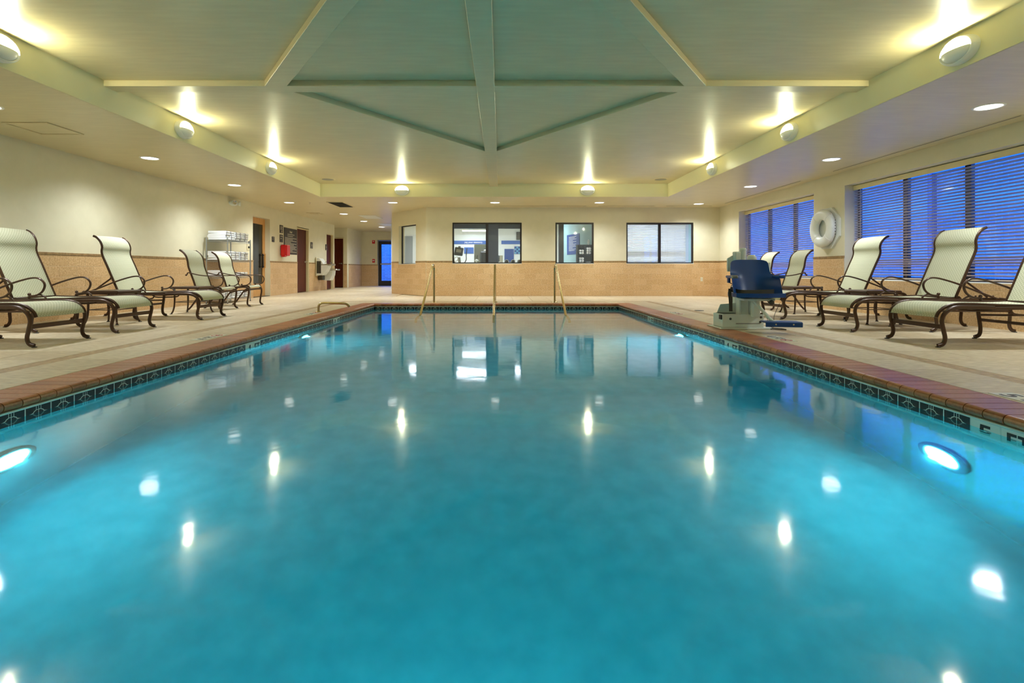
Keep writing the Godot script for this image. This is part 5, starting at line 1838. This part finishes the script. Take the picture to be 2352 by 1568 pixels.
		halo.omni_range = 30.0
		halo.omni_attenuation = 2.0
		lamp_on(lt, halo, Vector3(0, 0, 0.07), Color(0.80, 0.93, 1.0), E_POOL * 0.2, 0.012)
	# handrails
	for h in [[-1.53, "left"], [-0.13, "middle"], [1.24, "right"]]:
		var x: float = h[0]
		var hr := thing("handrail", "%s of three bent steel handrails at the far pool steps" % h[1], "handrail", V(x, 0, 12.15), 0, "pool handrails")
		var lean := 0.0
		part(hr, "rail", sweep(sm(), smooth_path([Vector3(0, 0.0, 0), Vector3(0, 0.35, 0.0), Vector3(0, 0.72, 0.0), Vector3(0, 0.815, 0.025), Vector3(0, 0.855, 0.10), Vector3(0, 0.858, 0.24), Vector3(0, 0.82, 0.34), Vector3(0, 0.70, 0.52), Vector3(0, 0.30, 1.28), Vector3(0, -0.12, 2.08), Vector3(0, -0.30, 2.42), Vector3(0, -0.60, 2.60), Vector3(0, -0.98, 2.62)], 6), ring(0.024, 0.024, 12), Vector3(1, 0, 0)), M.brass_steel)
		part(hr, "floor_flange", lathe(sm(), [[0.060, 0.0], [0.056, 0.010], [0.030, 0.016], [0.024, 0.02]], 20, Transform3D()), M.brass_steel)
	var gr := thing("grab_rail", "low bent steel grab rail on the left deck near the pool corner", "handrail", V(-3.22, 0, 9.35), 0)
	part(gr, "rail", sweep(sm(), smooth_path([Vector3(0, 0.0, 0), Vector3(0, 0.06, 0), Vector3(0.01, 0.12, 0), Vector3(0.05, 0.152, 0), Vector3(0.13, 0.158, 0), Vector3(0.42, 0.150, 0), Vector3(0.50, 0.135, 0), Vector3(0.545, 0.09, 0)], 5), ring(0.020, 0.020, 12), Vector3(0, 0, 1)), M.brass_steel)
	part(gr, "floor_flange", lathe(sm(), [[0.055, 0.0], [0.052, 0.010], [0.028, 0.016], [0.020, 0.02]], 20, Transform3D()), M.brass_steel)
	# depth markers let into the deck
	for mk in [[-1, 5.80, "4", "left deck beside the coping"], [-1, 9.0, "3", "left deck near the grab rail"], [1, 5.72, "4", "right deck in front of the lift"], [1, 9.05, "3", "right deck near the far corner"], [1, 2.95, "5", "right deck at the picture's edge"]]:
		var side: float = mk[0]
		var x := PX0 - COPE - 0.105 if side < 0 else PX1 + COPE + 0.105
		var dm := thing("deck_marker", "white inlaid %s FT depth marker in the %s" % [mk[2], mk[3]], "depth marker", V(x, 0.0005, mk[1]), PI / 2 if side < 0 else -PI / 2, "deck depth markers")
		var up := Basis(Vector3(1, 0, 0), -PI / 2)
		var names := [mk[2], "FT", ""]
		for i in 3:
			var tile := part(dm, "marker_tile", box(sm(), Vector3((i - 1) * 0.156, 0.001, 0), Vector3(0.152, 0.004, 0.152), 0.001), M.marker_tile)
			if names[i]:
				letters(tile, names[i], 0.10, 0.001, Transform3D(up, Vector3((i - 1) * 0.156, 0.0036, 0.005)), M.black_print, 0.07 if i == 0 else 0.12)
			else:
				part(tile, "ban_ring", lathe(sm(), [[0.048, 0.0], [0.048, 0.0042], [0.060, 0.0042], [0.060, 0.0]], 24, Transform3D(Basis(), Vector3((i - 1) * 0.156, 0, 0))), M.red_print)
				part(tile, "ban_bar", box(sm(), Vector3((i - 1) * 0.156, 0.0036, 0), Vector3(0.10, 0.002, 0.012), 0.0, Basis(Vector3.UP, 0.78)), M.red_print)
				part(tile, "diver", box(sm(), Vector3((i - 1) * 0.156, 0.0036, 0.01), Vector3(0.05, 0.0015, 0.016), 0.0, Basis(Vector3.UP, -0.5)), M.black_print)
	t = thing("floor_drain", "small round dark drain cover in the far right deck", "drain", V(3.62, 0, 9.65))
	part(t, "cover", lathe(sm(), [[0.085, 0.0], [0.08, 0.006], [0.0, 0.007]], 20, Transform3D()), M.dark_louvre)


# bullnosed brick: x along the pool edge, z towards the pool, top at y = 0
func coping_brick(w: float) -> Mesh:
	var st := sm()
	var sec := PackedVector2Array()
	sec.append(Vector2(-COPE + 0.003, -0.05))
	sec.append(Vector2(-COPE + 0.003, -0.003))
	sec.append(Vector2(-COPE + 0.006, 0.0))
	sec.append(Vector2(-0.012, 0.0))
	var n := 8
	for i in n + 1:
		var a := PI / 2 - PI * 0.92 * i / n
		sec.append(Vector2(-0.008 + cos(a) * 0.028, -0.028 + sin(a) * 0.028))
	sec.append(Vector2(-0.012, -0.056))
	# section (z, y) pushed along x
	return done(extrude(st, sec, w, Transform3D(Basis(Vector3(0, 0, 1), Vector3.UP, Vector3(-1, 0, 0)), Vector3(w / 2, 0, 0))))
